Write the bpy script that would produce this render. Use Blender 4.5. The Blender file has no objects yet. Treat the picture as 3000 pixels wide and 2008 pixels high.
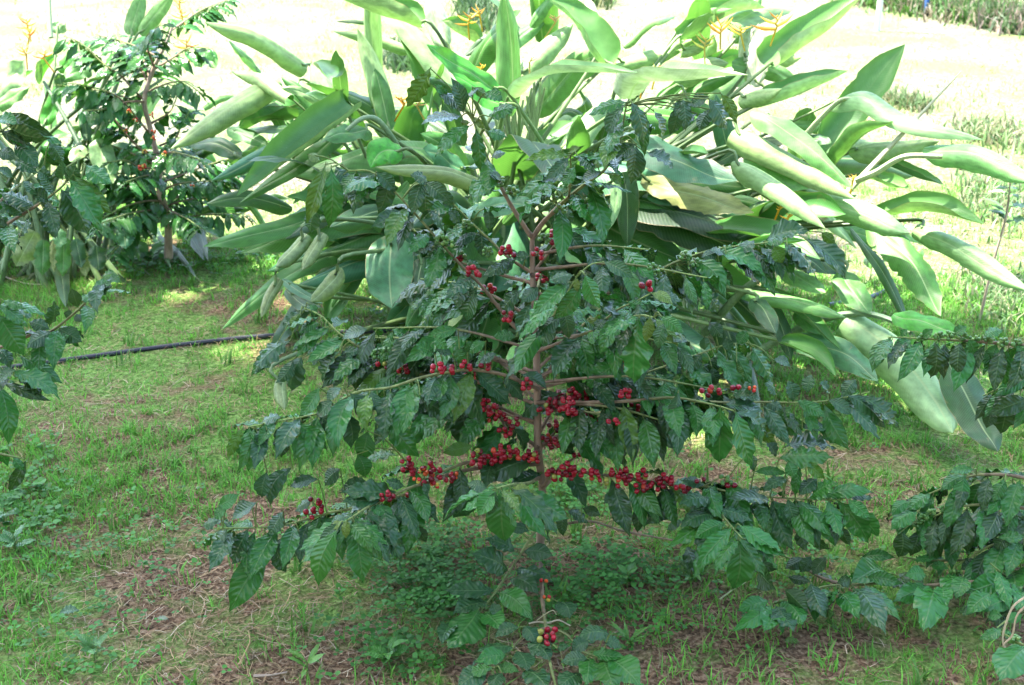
# coffee shrubs and heliconias in a garden
import bpy, math, random
import numpy as np
from mathutils import Vector
rng = np.random.default_rng(7)
random.seed(7)
scene = bpy.context.scene
COL = scene.collection

# ------------------------------------------------------------------ camera
CAM_H, PITCH, HFOV = 1.65, math.radians(22), math.radians(45)
K = math.tan(HFOV/2)
cam_d = bpy.data.cameras.new('camera'); cam = bpy.data.objects.new('camera', cam_d); COL.objects.link(cam)
cam.location = (0, 0, CAM_H); cam.rotation_euler = (math.pi/2-PITCH, 0, 0)
cam_d.sensor_fit = 'HORIZONTAL'; cam_d.sensor_width = 36; cam_d.lens = 18/K
cam_d.clip_start = .05; cam_d.clip_end = 1000
cam_d.dof.use_dof = True; cam_d.dof.focus_distance = 2.8; cam_d.dof.aperture_fstop = 7.5
scene.camera = cam
EYE = np.array([0, 0, CAM_H])
FWD = np.array([0, math.cos(PITCH), -math.sin(PITCH)]); UPV = np.array([0, math.sin(PITCH), math.cos(PITCH)])

def ray(px, py):
    u = (px-1500)/1500*K; v = -(py-1004)/1500*K
    return FWD + np.array([u, 0, 0]) + UPV*v
def y_ground(py):
    r = ray(1500, py)
    return 1e9 if r[2] > -1e-3 else CAM_H/-r[2]*r[1]
def P(px, py, Y, lim=.97):
    """photo pixel + distance in front of the camera -> a point in the place (kept above the soil)"""
    Y = min(Y, y_ground(py)*lim)
    r = ray(px, py)
    return EYE + r*(Y/r[1])
def proj(p):
    q = np.asarray(p)-EYE
    d = q@FWD
    return 1500+q[..., 0]/d/K*1500, 1004-(q@UPV)/d/K*1500, d
def mpp(p):                       # metres per photo pixel at a point
    return ((np.asarray(p)-EYE)@FWD)*K/1500
REG = {1: (0, 0), 2: (1000, 0), 3: (2000, 0), 4: (0, 670), 5: (1000, 670), 6: (2000, 670), 7: (0, 1340), 8: (1000, 1340), 9: (2000, 1340)}
Z = 2.34
def S(r, x, y): return REG[r][0]+x/Z, REG[r][1]+y/Z
def nz(v): v = np.asarray(v, float); return v/max(1e-9, np.linalg.norm(v))

# ------------------------------------------------------------------ value noise
_perm = np.random.default_rng(3).random((256, 256))
def vnoise(x, y):
    x = np.asarray(x, float); y = np.asarray(y, float)
    xi = np.floor(x).astype(int); yi = np.floor(y).astype(int); fx = x-xi; fy = y-yi
    fx = fx*fx*(3-2*fx); fy = fy*fy*(3-2*fy)
    g = lambda a, b: _perm[a % 256, b % 256]
    return (g(xi, yi)*(1-fx)+g(xi+1, yi)*fx)*(1-fy)+(g(xi, yi+1)*(1-fx)+g(xi+1, yi+1)*fx)*fy
def fbm(x, y, o=4):
    s = 0; a = .5
    for k in range(o): s = s+a*vnoise(x*2**k+17*k, y*2**k+9*k); a *= .5
    return s
def ground_z(x, y):
    r = np.hypot(x, y)
    return (fbm(np.asarray(x)*.9+5, np.asarray(y)*.9)-.48)*.06*np.clip(r/3, 0.2, 1)

# ------------------------------------------------------------------ mesh builder (quads only)
class MB:
    def __init__(s): s.v = []; s.f = []; s.uv = []; s.c = []; s.n = 0
    def add(s, v, f, col, uv=None):
        v = np.asarray(v, float).reshape(-1, 3); f = np.asarray(f, int).reshape(-1, 4)
        s.v.append(v); s.f.append(f+s.n)
        c = np.asarray(col, float)
        if c.ndim == 1: c = np.tile(c, (len(v), 1))
        s.c.append(c[:, :3]); s.uv.append(np.zeros((len(v), 2)) if uv is None else uv); s.n += len(v)
    def merge(s, o):
        for v, f, c, u in zip(o.v, o.f, o.c, o.uv):
            s.v.append(v); s.f.append(f+s.n); s.c.append(c); s.uv.append(u)
        s.n += o.n
    def build(s, name, mat, parent=None, origin=None):
        me = bpy.data.meshes.new(name)
        if s.n:
            v = np.concatenate(s.v); f = np.concatenate(s.f); c = np.concatenate(s.c); uv = np.concatenate(s.uv)
            if origin is not None: v = v-np.asarray(origin)
            m = len(f)
            me.vertices.add(len(v)); me.vertices.foreach_set('co', v.astype(np.float32).ravel())
            me.loops.add(4*m); me.loops.foreach_set('vertex_index', f.astype(np.int32).ravel())
            me.polygons.add(m); me.polygons.foreach_set('loop_start', np.arange(0, 4*m, 4, dtype=np.int32))
            me.polygons.foreach_set('use_smooth', np.ones(m, dtype=bool))
            me.update(calc_edges=True)
            a = me.attributes.new('Col', 'FLOAT_COLOR', 'POINT')
            a.data.foreach_set('color', np.c_[c, np.ones(len(c))].astype(np.float32).ravel())
            l = me.uv_layers.new(name='UVMap')
            l.data.foreach_set('uv', uv[f.ravel()].astype(np.float32).ravel())
            me.validate()
        me.materials.append(mat)
        o = bpy.data.objects.new(name, me); COL.objects.link(o)
        if parent is not None:
            o.parent = parent
        return o
def grid_faces(nu, nv):           # nu x nv vertices, index = i*nv+j
    i, j = np.meshgrid(np.arange(nu-1), np.arange(nv-1), indexing='ij')
    a = (i*nv+j).ravel()
    return np.stack([a, a+1, a+nv+1, a+nv], 1)
def spline(pts, n):
    pts = np.asarray(pts, float)
    if len(pts) == 2:
        return pts[0]+(pts[1]-pts[0])*np.linspace(0, 1, n)[:, None]
    q = np.vstack([2*pts[0]-pts[1], pts, 2*pts[-1]-pts[-2]])
    t = np.linspace(0, len(pts)-1-1e-6, n); i = t.astype(int); f = (t-i)[:, None]
    p0, p1, p2, p3 = q[i], q[i+1], q[i+2], q[i+3]
    return .5*(2*p1+(p2-p0)*f+(2*p0-5*p1+4*p2-p3)*f**2+(3*p1-p0-3*p2+p3)*f**3)
def frames(p):
    t = np.gradient(p, axis=0); t /= np.maximum(1e-9, np.linalg.norm(t, axis=1))[:, None]
    return t
def tube(mb, pts, rad, col, sides=6, n=None, col2=None, lump=0.0):
    p = spline(pts, n or max(4, 3*len(pts))); n = len(p); t = frames(p)
    ref = np.array([.3, .2, 1.]) if abs(t[:, 2]).mean() < .8 else np.array([1., .3, .1])
    a = np.cross(t, ref); a /= np.maximum(1e-9, np.linalg.norm(a, axis=1))[:, None]; b = np.cross(t, a)
    r = np.interp(np.linspace(0, 1, n), np.linspace(0, 1, len(np.atleast_1d(rad))), np.atleast_1d(rad))
    if lump: r = r*(1+lump*(rng.random(n)-.5))
    th = np.linspace(0, 2*math.pi, sides+1)
    v = p[:, None]+r[:, None, None]*(np.cos(th)[None, :, None]*a[:, None]+np.sin(th)[None, :, None]*b[:, None])
    c = np.asarray(col, float)
    if col2 is not None:
        w = np.linspace(0, 1, n)[:, None]; c = np.repeat(c*(1-w)+np.asarray(col2)*w, sides+1, axis=0)
    uv = np.stack(np.meshgrid(np.linspace(0, 1, n), np.linspace(0, 1, sides+1), indexing='ij'), -1).reshape(-1, 2)
    mb.add(v, grid_faces(n, sides+1), c, uv)
# quad sphere
def _qs(k=4):
    V = []; F = []; s = np.linspace(-1, 1, k)
    for ax in range(3):
        for sg in (-1, 1):
            a, b = np.meshgrid(s, s, indexing='ij'); o = np.full_like(a, sg)
            w = [None]*3; w[ax] = o; w[(ax+1) % 3] = a*sg; w[(ax+2) % 3] = b
            q = np.stack(w, -1).reshape(-1, 3); q /= np.linalg.norm(q, axis=1)[:, None]
            F.append(grid_faces(k, k)+len(V)*k*k); V.append(q)
    return np.concatenate(V), np.concatenate(F)
QS_V, QS_F = _qs(4)
def ball(mb, c, r, col, ax=None, stretch=1.15):
    v = QS_V*r
    if ax is not None: v = v+np.outer(v@ax, ax)*(stretch-1)
    mb.add(v+c, QS_F, col)

# ------------------------------------------------------------------ leaves
_cu = np.array([0, .05, .12, .22, .34, .47, .6, .73, .84, .91, .96, 1.])
_cw = np.array([.03, .13, .36, .68, .92, 1, .92, .70, .40, .18, .06, .0])
def coffee_leaf(mb, b, t, nrm, W, col, nu=30, nv=7, sag=None):
    d = t-b; L = np.linalg.norm(d); x = d/max(L, 1e-6)
    n = nz(nrm-(nrm@x)*x); s = np.cross(n, x)
    u = np.linspace(0, 1, nu)[:, None]; v = np.linspace(-1, 1, nv)[None, :]
    w = np.interp(u, _cu, _cw)*W/2
    sag = rng.uniform(.05, .16) if sag is None else sag
    bend = rng.normal(0, .05); fold = rng.choice([-.30, -.2, .2, .35])+rng.normal(0, .08)
    ph = rng.uniform(0, 6.28); fr = rng.uniform(3.6, 5.2); amp = rng.uniform(.002, .0068)*L/.12
    tw = rng.normal(0, .2)
    off = u*0+0*v
    zz = L*sag*4*u*(1-u)+off
    zz = zz+fold*np.abs(v)*w*.8+amp*np.sin(6.283*fr*u+ph+1.3*(v > 0))*np.abs(v)**2.2*np.minimum(1, 6*u*(1-u)+.2)
    zz = zz+v*w*np.sin(tw*(u-.3))
    yy = v*w+L*bend*4*u*(1-u)
    p = b+x*(u*L+off)[..., None]+n*zz[..., None]+s*(yy+off)[..., None]
    uv = np.stack([u+off, v*.5+.5+off], -1).reshape(-1, 2)
    mb.add(p.reshape(-1, 3), grid_faces(nu, nv), col, uv)
_hu = np.array([0, .04, .1, .2, .35, .55, .72, .84, .92, .97, 1.])
_hw = np.array([.28, .58, .82, .96, 1, .97, .84, .60, .34, .14, .01])
def broad_leaf(mb, pts, W, nrm, col, curl=2.0, nu=30, nv=13, v0=-1., v1=1., rag=0., wob=.05, rib=None):
    """large rolled heliconia blade: path, visible width, facing and how far the blade rolls about its midrib"""
    p = spline(pts, nu); t = frames(p); u = np.linspace(0, 1, nu)[:, None]
    nn = nrm[None]-(t@nrm)[:, None]*t; nn /= np.maximum(1e-6, np.linalg.norm(nn, axis=1))[:, None]
    s = np.cross(nn, t)
    prof = np.interp(u, _hu, _hw)
    if abs(curl) > 2 and rng.random() < .4: prof = np.maximum(prof, np.interp(u, [0, .2, .5], [.8, 1, 0]))
    cu = max(.15, abs(curl)); sg = 1 if curl > 0 else -1
    cl = cu*(.8+.35*np.sin(u*rng.uniform(2, 4)+rng.uniform(0, 3)))
    if cu > 2: cl = cu*(1.3+.25*np.sin(u*rng.uniform(2, 4)+rng.uniform(0, 3)))
    r = W/2/np.sin(np.minimum(cl/2, math.pi/2))*prof
    v = np.linspace(v0, v1, nv)[None, :]
    a = v*cl/2+(rng.uniform(-.45, .45) if cu > 2 else 0)
    kk = 1/(1+.12*np.abs(v)*(cl > 2.6))           # inner turn of a roll is tighter
    ph = rng.uniform(0, 6, 4)
    wave = W*wob*(1.8 if cu < 1.5 else 1)*(np.sin(u*9+ph[0])*np.sin(v*2.2+ph[1])+.5*np.sin(u*21+ph[2])*v**2)*np.minimum(1, 8*u*(1-u))
    yy = r*np.sin(a)*kk; zz = -sg*r*(1-np.cos(a))*kk+wave
    groove = .05*W*np.exp(-(v/.1)**2)*prof
    zz = zz-groove*sg
    if rag:
        yy = yy*(1+rag*(np.repeat(rng.random((nu, 2)), (nv+1)//2, axis=1)[:, :nv]-.6)*(np.abs(v) > .75))
    q = p[:, None]+s[:, None]*yy[..., None]+nn[:, None]*zz[..., None]
    uv = np.stack([u+0*v, v*.5+.5+0*u], -1).reshape(-1, 2)
    mb.add(q.reshape(-1, 3), grid_faces(nu, nv)[:, ::-1] if curl > 0 else grid_faces(nu, nv), col, uv)

# ------------------------------------------------------------------ materials
def new_mat(name):
    m = bpy.data.materials.new(name); m.use_nodes = True
    nt = m.node_tree; nt.nodes.clear()
    return m, nt, nt.nodes, nt.links
def node(ns, typ, **kw):
    n = ns.new(typ)
    for k, v in kw.items(): setattr(n, k, v)
    return n
def mth(ns, ls, op, a, b=None, clamp=False):
    n = ns.new('ShaderNodeMath'); n.operation = op; n.use_clamp = clamp
    for i, q in enumerate((a, b)):
        if q is None: continue
        if isinstance(q, (int, float)): n.inputs[i].default_value = q
        else: ls.new(q, n.inputs[i])
    return n.outputs[0]
def mixc(ns, ls, fac, a, b, mode='MIX'):
    n = ns.new('ShaderNodeMix'); n.data_type = 'RGBA'; n.blend_type = mode
    for sock, q in ((n.inputs[0], fac), (n.inputs[6], a), (n.inputs[7], b)):
        if isinstance(q, (int, float)): sock.default_value = q
        elif isinstance(q, tuple): sock.default_value = (*q, 1)[:4]
        else: ls.new(q, sock)
    return n.outputs[2]
def finish(ns, ls, bsdf, trans_col=None, trans=0.0):
    out = ns.new('ShaderNodeOutputMaterial')
    if trans_col is None: ls.new(bsdf.outputs[0], out.inputs[0]); return
    tr = ns.new('ShaderNodeBsdfTranslucent'); ls.new(trans_col, tr.inputs[0])
    mx = ns.new('ShaderNodeMixShader'); mx.inputs[0].default_value = trans
    ls.new(bsdf.outputs[0], mx.inputs[1]); ls.new(tr.outputs[0], mx.inputs[2]); ls.new(mx.outputs[0], out.inputs[0])

def leaf_material():
    m, nt, ns, ls = new_mat('coffee_leaf')
    col = node(ns, 'ShaderNodeAttribute', attribute_name='Col').outputs['Color']
    uv = ns.new('ShaderNodeUVMap').outputs[0]
    sp = ns.new('ShaderNodeSeparateXYZ'); ls.new(uv, sp.inputs[0])
    u, v = sp.outputs[0], sp.outputs[1]
    av = mth(ns, ls, 'ABSOLUTE', mth(ns, ls, 'MULTIPLY', mth(ns, ls, 'SUBTRACT', v, .5), 2.0))
    sq = mth(ns, ls, 'SUBTRACT', mth(ns, ls, 'MULTIPLY', u, 10.0), mth(ns, ls, 'MULTIPLY', mth(ns, ls, 'POWER', av, 1.2), 1.6))
    fr = mth(ns, ls, 'FRACT', sq)
    tri = mth(ns, ls, 'ABSOLUTE', mth(ns, ls, 'SUBTRACT', fr, .5))          # .5 on the vein
    vein = mth(ns, ls, 'MULTIPLY', mth(ns, ls, 'SUBTRACT', tri, .41, True), 9.0, True)
    mid = mth(ns, ls, 'MULTIPLY', mth(ns, ls, 'SUBTRACT', .085, av, True), 14.0, True)
    lines = mth(ns, ls, 'MAXIMUM', mth(ns, ls, 'MULTIPLY', vein, .22), mth(ns, ls, 'MULTIPLY', mid, .8))
    no = node(ns, 'ShaderNodeTexNoise'); no.inputs['Scale'].default_value = 60; no.inputs['Detail'].default_value = 3
    var = ns.new('ShaderNodeMapRange'); ls.new(no.outputs[0], var.inputs[0]); var.inputs[3].default_value = .72; var.inputs[4].default_value = 1.25
    c0 = mixc(ns, ls, 1.0, col, var.outputs[0], 'MULTIPLY')
    hi = mixc(ns, ls, .6, col, (.16, .26, .10))
    c1 = mixc(ns, ls, lines, c0, hi)
    geo = ns.new('ShaderNodeNewGeometry')
    under = mixc(ns, ls, .45, c1, (.05, .12, .02))
    c2 = mixc(ns, ls, geo.outputs['Backfacing'], c1, under)
    spot = node(ns, 'ShaderNodeTexNoise'); spot.inputs['Scale'].default_value = 24; spot.inputs['Detail'].default_value = 4
    sm = mth(ns, ls, 'MULTIPLY', mth(ns, ls, 'SUBTRACT', spot.outputs[0], .70, True), 8.0, True)
    c3 = mixc(ns, ls, sm, c2, (.10, .07, .03))
    b = ns.new('ShaderNodeBsdfPrincipled'); ls.new(c3, b.inputs['Base Color'])
    rr = ns.new('ShaderNodeMapRange'); ls.new(no.outputs[0], rr.inputs[0]); rr.inputs[3].default_value = .15; rr.inputs[4].default_value = .28
    ls.new(rr.outputs[0], b.inputs['Roughness']); b.inputs['IOR'].default_value = 1.45; b.inputs['Specular IOR Level'].default_value = .36
    h = mth(ns, ls, 'SUBTRACT', mth(ns, ls, 'MULTIPLY', mth(ns, ls, 'COSINE', mth(ns, ls, 'MULTIPLY', fr, 6.2832)), -.5), mid)
    bp = ns.new('ShaderNodeBump'); bp.inputs['Strength'].default_value = .5; bp.inputs['Distance'].default_value = .0015
    ls.new(h, bp.inputs['Height']); ls.new(bp.outputs[0], b.inputs['Normal'])
    tc = mixc(ns, ls, .5, c2, (.16, .36, .03))
    finish(ns, ls, b, tc, .08)
    return m
def broad_material():
    m, nt, ns, ls = new_mat('broad_leaf')
    col = node(ns, 'ShaderNodeAttribute', attribute_name='Col').outputs['Color']
    uv = ns.new('ShaderNodeUVMap').outputs[0]
    sp = ns.new('ShaderNodeSeparateXYZ'); ls.new(uv, sp.inputs[0]); u, v = sp.outputs[0], sp.outputs[1]
    av = mth(ns, ls, 'ABSOLUTE', mth(ns, ls, 'MULTIPLY', mth(ns, ls, 'SUBTRACT', v, .5), 2.0))
    sw = mth(ns, ls, 'SINE', mth(ns, ls, 'SUBTRACT', mth(ns, ls, 'MULTIPLY', u, 330.0), mth(ns, ls, 'MULTIPLY', av, 34.0)))
    mid = mth(ns, ls, 'MULTIPLY', mth(ns, ls, 'SUBTRACT', .05, av, True), 30.0, True)
    no = node(ns, 'ShaderNodeTexNoise'); no.inputs['Scale'].default_value = 9; no.inputs['Detail'].default_value = 5
    var = ns.new('ShaderNodeMapRange'); ls.new(no.outputs[0], var.inputs[0]); var.inputs[1].default_value = .3; var.inputs[2].default_value = .7; var.inputs[3].default_value = .62; var.inputs[4].default_value = 1.25
    c0 = mixc(ns, ls, 1.0, col, var.outputs[0], 'MULTIPLY')
    st = mth(ns, ls, 'MULTIPLY', mth(ns, ls, 'ADD', sw, 1.0), .5)
    c0 = mixc(ns, ls, st, c0, mixc(ns, ls, .10, c0, (.30, .42, .16)))
    c1 = mixc(ns, ls, mth(ns, ls, 'MULTIPLY', mid, .7), c0, (.34, .44, .18))
    geo = ns.new('ShaderNodeNewGeometry')
    c2 = mixc(ns, ls, mth(ns, ls, 'MULTIPLY', geo.outputs['Backfacing'], .8), c1, (.055, .18, .035))
    # dry brown margin and small pale flecks
    edge = mth(ns, ls, 'MULTIPLY', mth(ns, ls, 'SUBTRACT', mth(ns, ls, 'ADD', av, mth(ns, ls, 'MULTIPLY', no.outputs[0], .12)), 1.022, True), 30.0, True)
    c2 = mixc(ns, ls, mth(ns, ls, 'MULTIPLY', edge, .8), c2, (.30, .22, .09))
    bl = node(ns, 'ShaderNodeTexNoise'); bl.inputs['Scale'].default_value = 5.5; bl.inputs['Detail'].default_value = 8; bl.inputs['Distortion'].default_value = 1.0
    c2 = mixc(ns, ls, mth(ns, ls, 'MULTIPLY', mth(ns, ls, 'SUBTRACT', bl.outputs[0], .66, True), 6.0, True), c2, (.26, .20, .08))
    vo = node(ns, 'ShaderNodeTexVoronoi'); vo.inputs['Scale'].default_value = 22
    fl = mth(ns, ls, 'LESS_THAN', vo.outputs['Distance'], .06)
    c2 = mixc(ns, ls, mth(ns, ls, 'MULTIPLY', fl, .5), c2, (.5, .55, .35))
    b = ns.new('ShaderNodeBsdfPrincipled'); ls.new(c2, b.inputs['Base Color'])
    b.inputs['Roughness'].default_value = .48; b.inputs['IOR'].default_value = 1.45
    bp = ns.new('ShaderNodeBump'); bp.inputs['Strength'].default_value = .16; bp.inputs['Distance'].default_value = .001
    ls.new(mth(ns, ls, 'SUBTRACT', sw, mth(ns, ls, 'MULTIPLY', mid, 6.0)), bp.inputs['Height']); ls.new(bp.outputs[0], b.inputs['Normal'])
    tc = mixc(ns, ls, .55, c2, (.20, .50, .05))
    finish(ns, ls, b, tc, .20)
    return m
def simple_material(name, rough=.6, bump=None, trans=0, var=(.75, 1.25), scale=40, ior=1.45, stretch=None):
    m, nt, ns, ls = new_mat(name)
    col = node(ns, 'ShaderNodeAttribute', attribute_name='Col').outputs['Color']
    no = node(ns, 'ShaderNodeTexNoise'); no.inputs['Scale'].default_value = scale; no.inputs['Detail'].default_value = 6
    if stretch:
        tc = ns.new('ShaderNodeTexCoord'); mp = ns.new('ShaderNodeMapping'); mp.inputs['Scale'].default_value = stretch
        ls.new(tc.outputs['Object'], mp.inputs[0]); ls.new(mp.outputs[0], no.inputs['Vector'])
    vr = ns.new('ShaderNodeMapRange'); ls.new(no.outputs[0], vr.inputs[0]); vr.inputs[1].default_value = .3; vr.inputs[2].default_value = .7
    vr.inputs[3].default_value = var[0]; vr.inputs[4].default_value = var[1]
    c = mixc(ns, ls, 1.0, col, vr.outputs[0], 'MULTIPLY')
    b = ns.new('ShaderNodeBsdfPrincipled'); ls.new(c, b.inputs['Base Color']); b.inputs['Roughness'].default_value = rough; b.inputs['IOR'].default_value = ior
    if bump:
        bp = ns.new('ShaderNodeBump'); bp.inputs['Strength'].default_value = .8; bp.inputs['Distance'].default_value = bump
        ls.new(no.outputs[0], bp.inputs['Height']); ls.new(bp.outputs[0], b.inputs['Normal'])
    finish(ns, ls, b, c if trans else None, trans)
    return m
def ground_material():
    m, nt, ns, ls = new_mat('soil_and_lawn')
    pos = ns.new('ShaderNodeTexCoord').outputs['Object']
    def noise(sc, det=6, dist=0.0):
        n = ns.new('ShaderNodeTexNoise'); n.inputs['Scale'].default_value = sc; n.inputs['Detail'].default_value = det
        n.inputs['Distortion'].default_value = dist; ls.new(pos, n.inputs['Vector']); return n.outputs[0]
    def ramp(f, stops):
        r = ns.new('ShaderNodeValToRGB'); ls.new(f, r.inputs[0]); e = r.color_ramp.elements
        while len(e) < len(stops): e.new(.5)
        for q, (p, c) in zip(e, stops): q.position = p; q.color = (*c, 1)
        return r.outputs[0]
    fine = noise(95, 8, .6); mid = noise(14, 6, .4); big = noise(1.6, 5, .3)
    soil = ramp(fine, [(.30, (.04, .024, .013)), (.47, (.15, .09, .048)), (.60, (.29, .19, .11)), (.75, (.42, .31, .19))])
    moss = ramp(noise(70, 8, 1.0), [(.32, (.05, .10, .015)), (.5, (.13, .25, .045)), (.68, (.25, .38, .10))])
    spn = ns.new('ShaderNodeSeparateXYZ'); ls.new(pos, spn.inputs[0])
    wet = mth(ns, ls, 'MULTIPLY', mth(ns, ls, 'MINIMUM', mth(ns, ls, 'SUBTRACT', spn.outputs[1], 2.7), .8), .06)
    gm = ns.new('ShaderNodeMapRange'); ls.new(mth(ns, ls, 'ADD', mth(ns, ls, 'ADD', mth(ns, ls, 'MULTIPLY', big, .6), mth(ns, ls, 'MULTIPLY', mid, .4)), wet), gm.inputs[0])
    gm.inputs[1].default_value = .45; gm.inputs[2].default_value = .58
    near = mixc(ns, ls, gm.outputs[0], soil, moss)
    # farther lawn: dry cut grass, straw coloured with green in places
    lawn = ramp(noise(38, 8, 1.2), [(.34, (.04, .05, .02)), (.45, (.10, .10, .06)), (.55, (.19, .175, .135)), (.68, (.33, .29, .25))])
    lawn2 = mixc(ns, ls, mth(ns, ls, 'MULTIPLY', ramp(noise(1.1, 5, .5), [(.40, (0, 0, 0)), (.60, (1, 1, 1))]), .75), lawn, (.13, .20, .05))
    sp = ns.new('ShaderNodeSeparateXYZ'); ls.new(pos, sp.inputs[0])
    dist = mth(ns, ls, 'ADD', mth(ns, ls, 'ADD', sp.outputs[1], mth(ns, ls, 'MULTIPLY', sp.outputs[0], .45)), mth(ns, ls, 'MULTIPLY', mid, 1.2))
    fm = ns.new('ShaderNodeMapRange'); ls.new(dist, fm.inputs[0]); fm.inputs[1].default_value = 4.9; fm.inputs[2].default_value = 6.3
    c = mixc(ns, ls, fm.outputs[0], near, lawn2)
    b = ns.new('ShaderNodeBsdfPrincipled'); ls.new(c, b.inputs['Base Color']); b.inputs['Roughness'].default_value = .95
    b.inputs['Specular IOR Level'].default_value = .15
    bp = ns.new('ShaderNodeBump'); bp.inputs['Strength'].default_value = 1; bp.inputs['Distance'].default_value = .02
    ls.new(mth(ns, ls, 'ADD', fine, mid), bp.inputs['Height']); ls.new(bp.outputs[0], b.inputs['Normal'])
    finish(ns, ls, b)
    return m
M_LEAF = leaf_material(); M_BROAD = broad_material()
M_BARK = simple_material('coffee_bark', .85, .004, var=(.6, 1.35), scale=55, stretch=(1, 1, .3))
M_STEM = simple_material('green_stem', .5, None, .1, scale=30)
M_BERRY = simple_material('coffee_cherry', .22, None, 0, (.8, 1.15), 90, 1.5)
M_FLOWER = simple_material('yellow_bract', .4, None, .3, (.85, 1.15), 30)
M_GRASS = simple_material('grass_blade', .55, None, .35, (.7, 1.2), 12)
M_DRY = simple_material('dry_straw', .8, None, .1, (.7, 1.2), 60)
M_GROUND = ground_material()
M_HOSE = simple_material('hose_plastic', .45, None, 0, (.9, 1.1), 60)
M_PAINT = simple_material('post_paint', .6, .001, 0, (.85, 1.1), 40)

# ------------------------------------------------------------------ objects
def tag(o, label=None, cat=None, group=None, kind=None):
    for k, v in (('label', label), ('category', cat), ('group', group), ('kind', kind)):
        if v: o[k] = v
    return o
def empty(name, loc):
    o = bpy.data.objects.new(name, None); COL.objects.link(o); o.location = [float(q) for q in loc]
    o.empty_display_size = .1
    return o
def child(mb, name, mat, root, parent=None):
    """mesh in world coordinates -> part of the thing `root` (or sub-part of `parent`)"""
    return mb.build(name, mat, parent or root, origin=np.array(root.location))
SUN_STRENGTH, SKY_STRENGTH, EXPOSURE = 4.2, .145, 2.9
# ------------------------------------------------------------------ sun, sky
SUN_EL = math.radians(68); SUN_XY = nz([-.92, .36, 0])
SDIR = np.array([SUN_XY[0]*math.cos(SUN_EL), SUN_XY[1]*math.cos(SUN_EL), math.sin(SUN_EL)])
w = bpy.data.worlds.new('World'); scene.world = w; w.use_nodes = True
wn, wl = w.node_tree.nodes, w.node_tree.links
bg = wn.get('Background') or wn.new('ShaderNodeBackground')
sky = wn.new('ShaderNodeTexSky'); sky.sky_type = 'NISHITA'; sky.sun_disc = False
sky.sun_elevation = SUN_EL; sky.sun_rotation = math.atan2(SUN_XY[0], SUN_XY[1]); sky.dust_density = 2.2; sky.air_density = 1.0; sky.ozone_density = 1.0
wl.new(sky.outputs[0], bg.inputs[0]); bg.inputs[1].default_value = SKY_STRENGTH
sl = bpy.data.lights.new('sun', 'SUN'); sl.energy = SUN_STRENGTH; sl.angle = math.radians(.5); sl.color = (1, .965, .90)
so = bpy.data.objects.new('sun', sl); COL.objects.link(so); so.rotation_euler = Vector(SDIR.tolist()).to_track_quat('Z', 'Y').to_euler()
so.location = (-6, 3, 12)
scene.view_settings.view_transform = 'Standard'; scene.view_settings.look = 'None'
scene.view_settings.exposure = EXPOSURE; scene.view_settings.gamma = 1
scene.cycles.use_denoising = True
scene.cycles.max_bounces = 8; scene.cycles.transmission_bounces = 4; scene.cycles.diffuse_bounces = 4; scene.cycles.glossy_bounces = 2
try: scene.cycles.denoising_input_passes = 'RGB_ALBEDO_NORMAL'
except Exception: pass

# ------------------------------------------------------------------ ground: one sheet to the horizon
def axis(lo, hi, fine_lo, fine_hi, step, far):
    a = list(np.arange(fine_lo, fine_hi+1e-6, step)); x = fine_hi; s = step
    while x < hi: s *= 1.25; x += s; a.append(x)
    x = fine_lo; s = step
    while x > lo: s *= 1.25; x -= s; a.insert(0, x)
    return np.array(a)
gx = axis(-200, 200, -4, 4, .08, 0); gy = axis(-60, 300, 1, 8, .08, 0)
GX, GY = np.meshgrid(gx, gy, indexing='ij')
gm = MB(); gm.add(np.stack([GX, GY, ground_z(GX, GY)], -1).reshape(-1, 3), grid_faces(len(gx), len(gy))[:, ::-1], (.2, .15, .1))
tag(gm.build('ground', M_GROUND), kind='structure')

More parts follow.
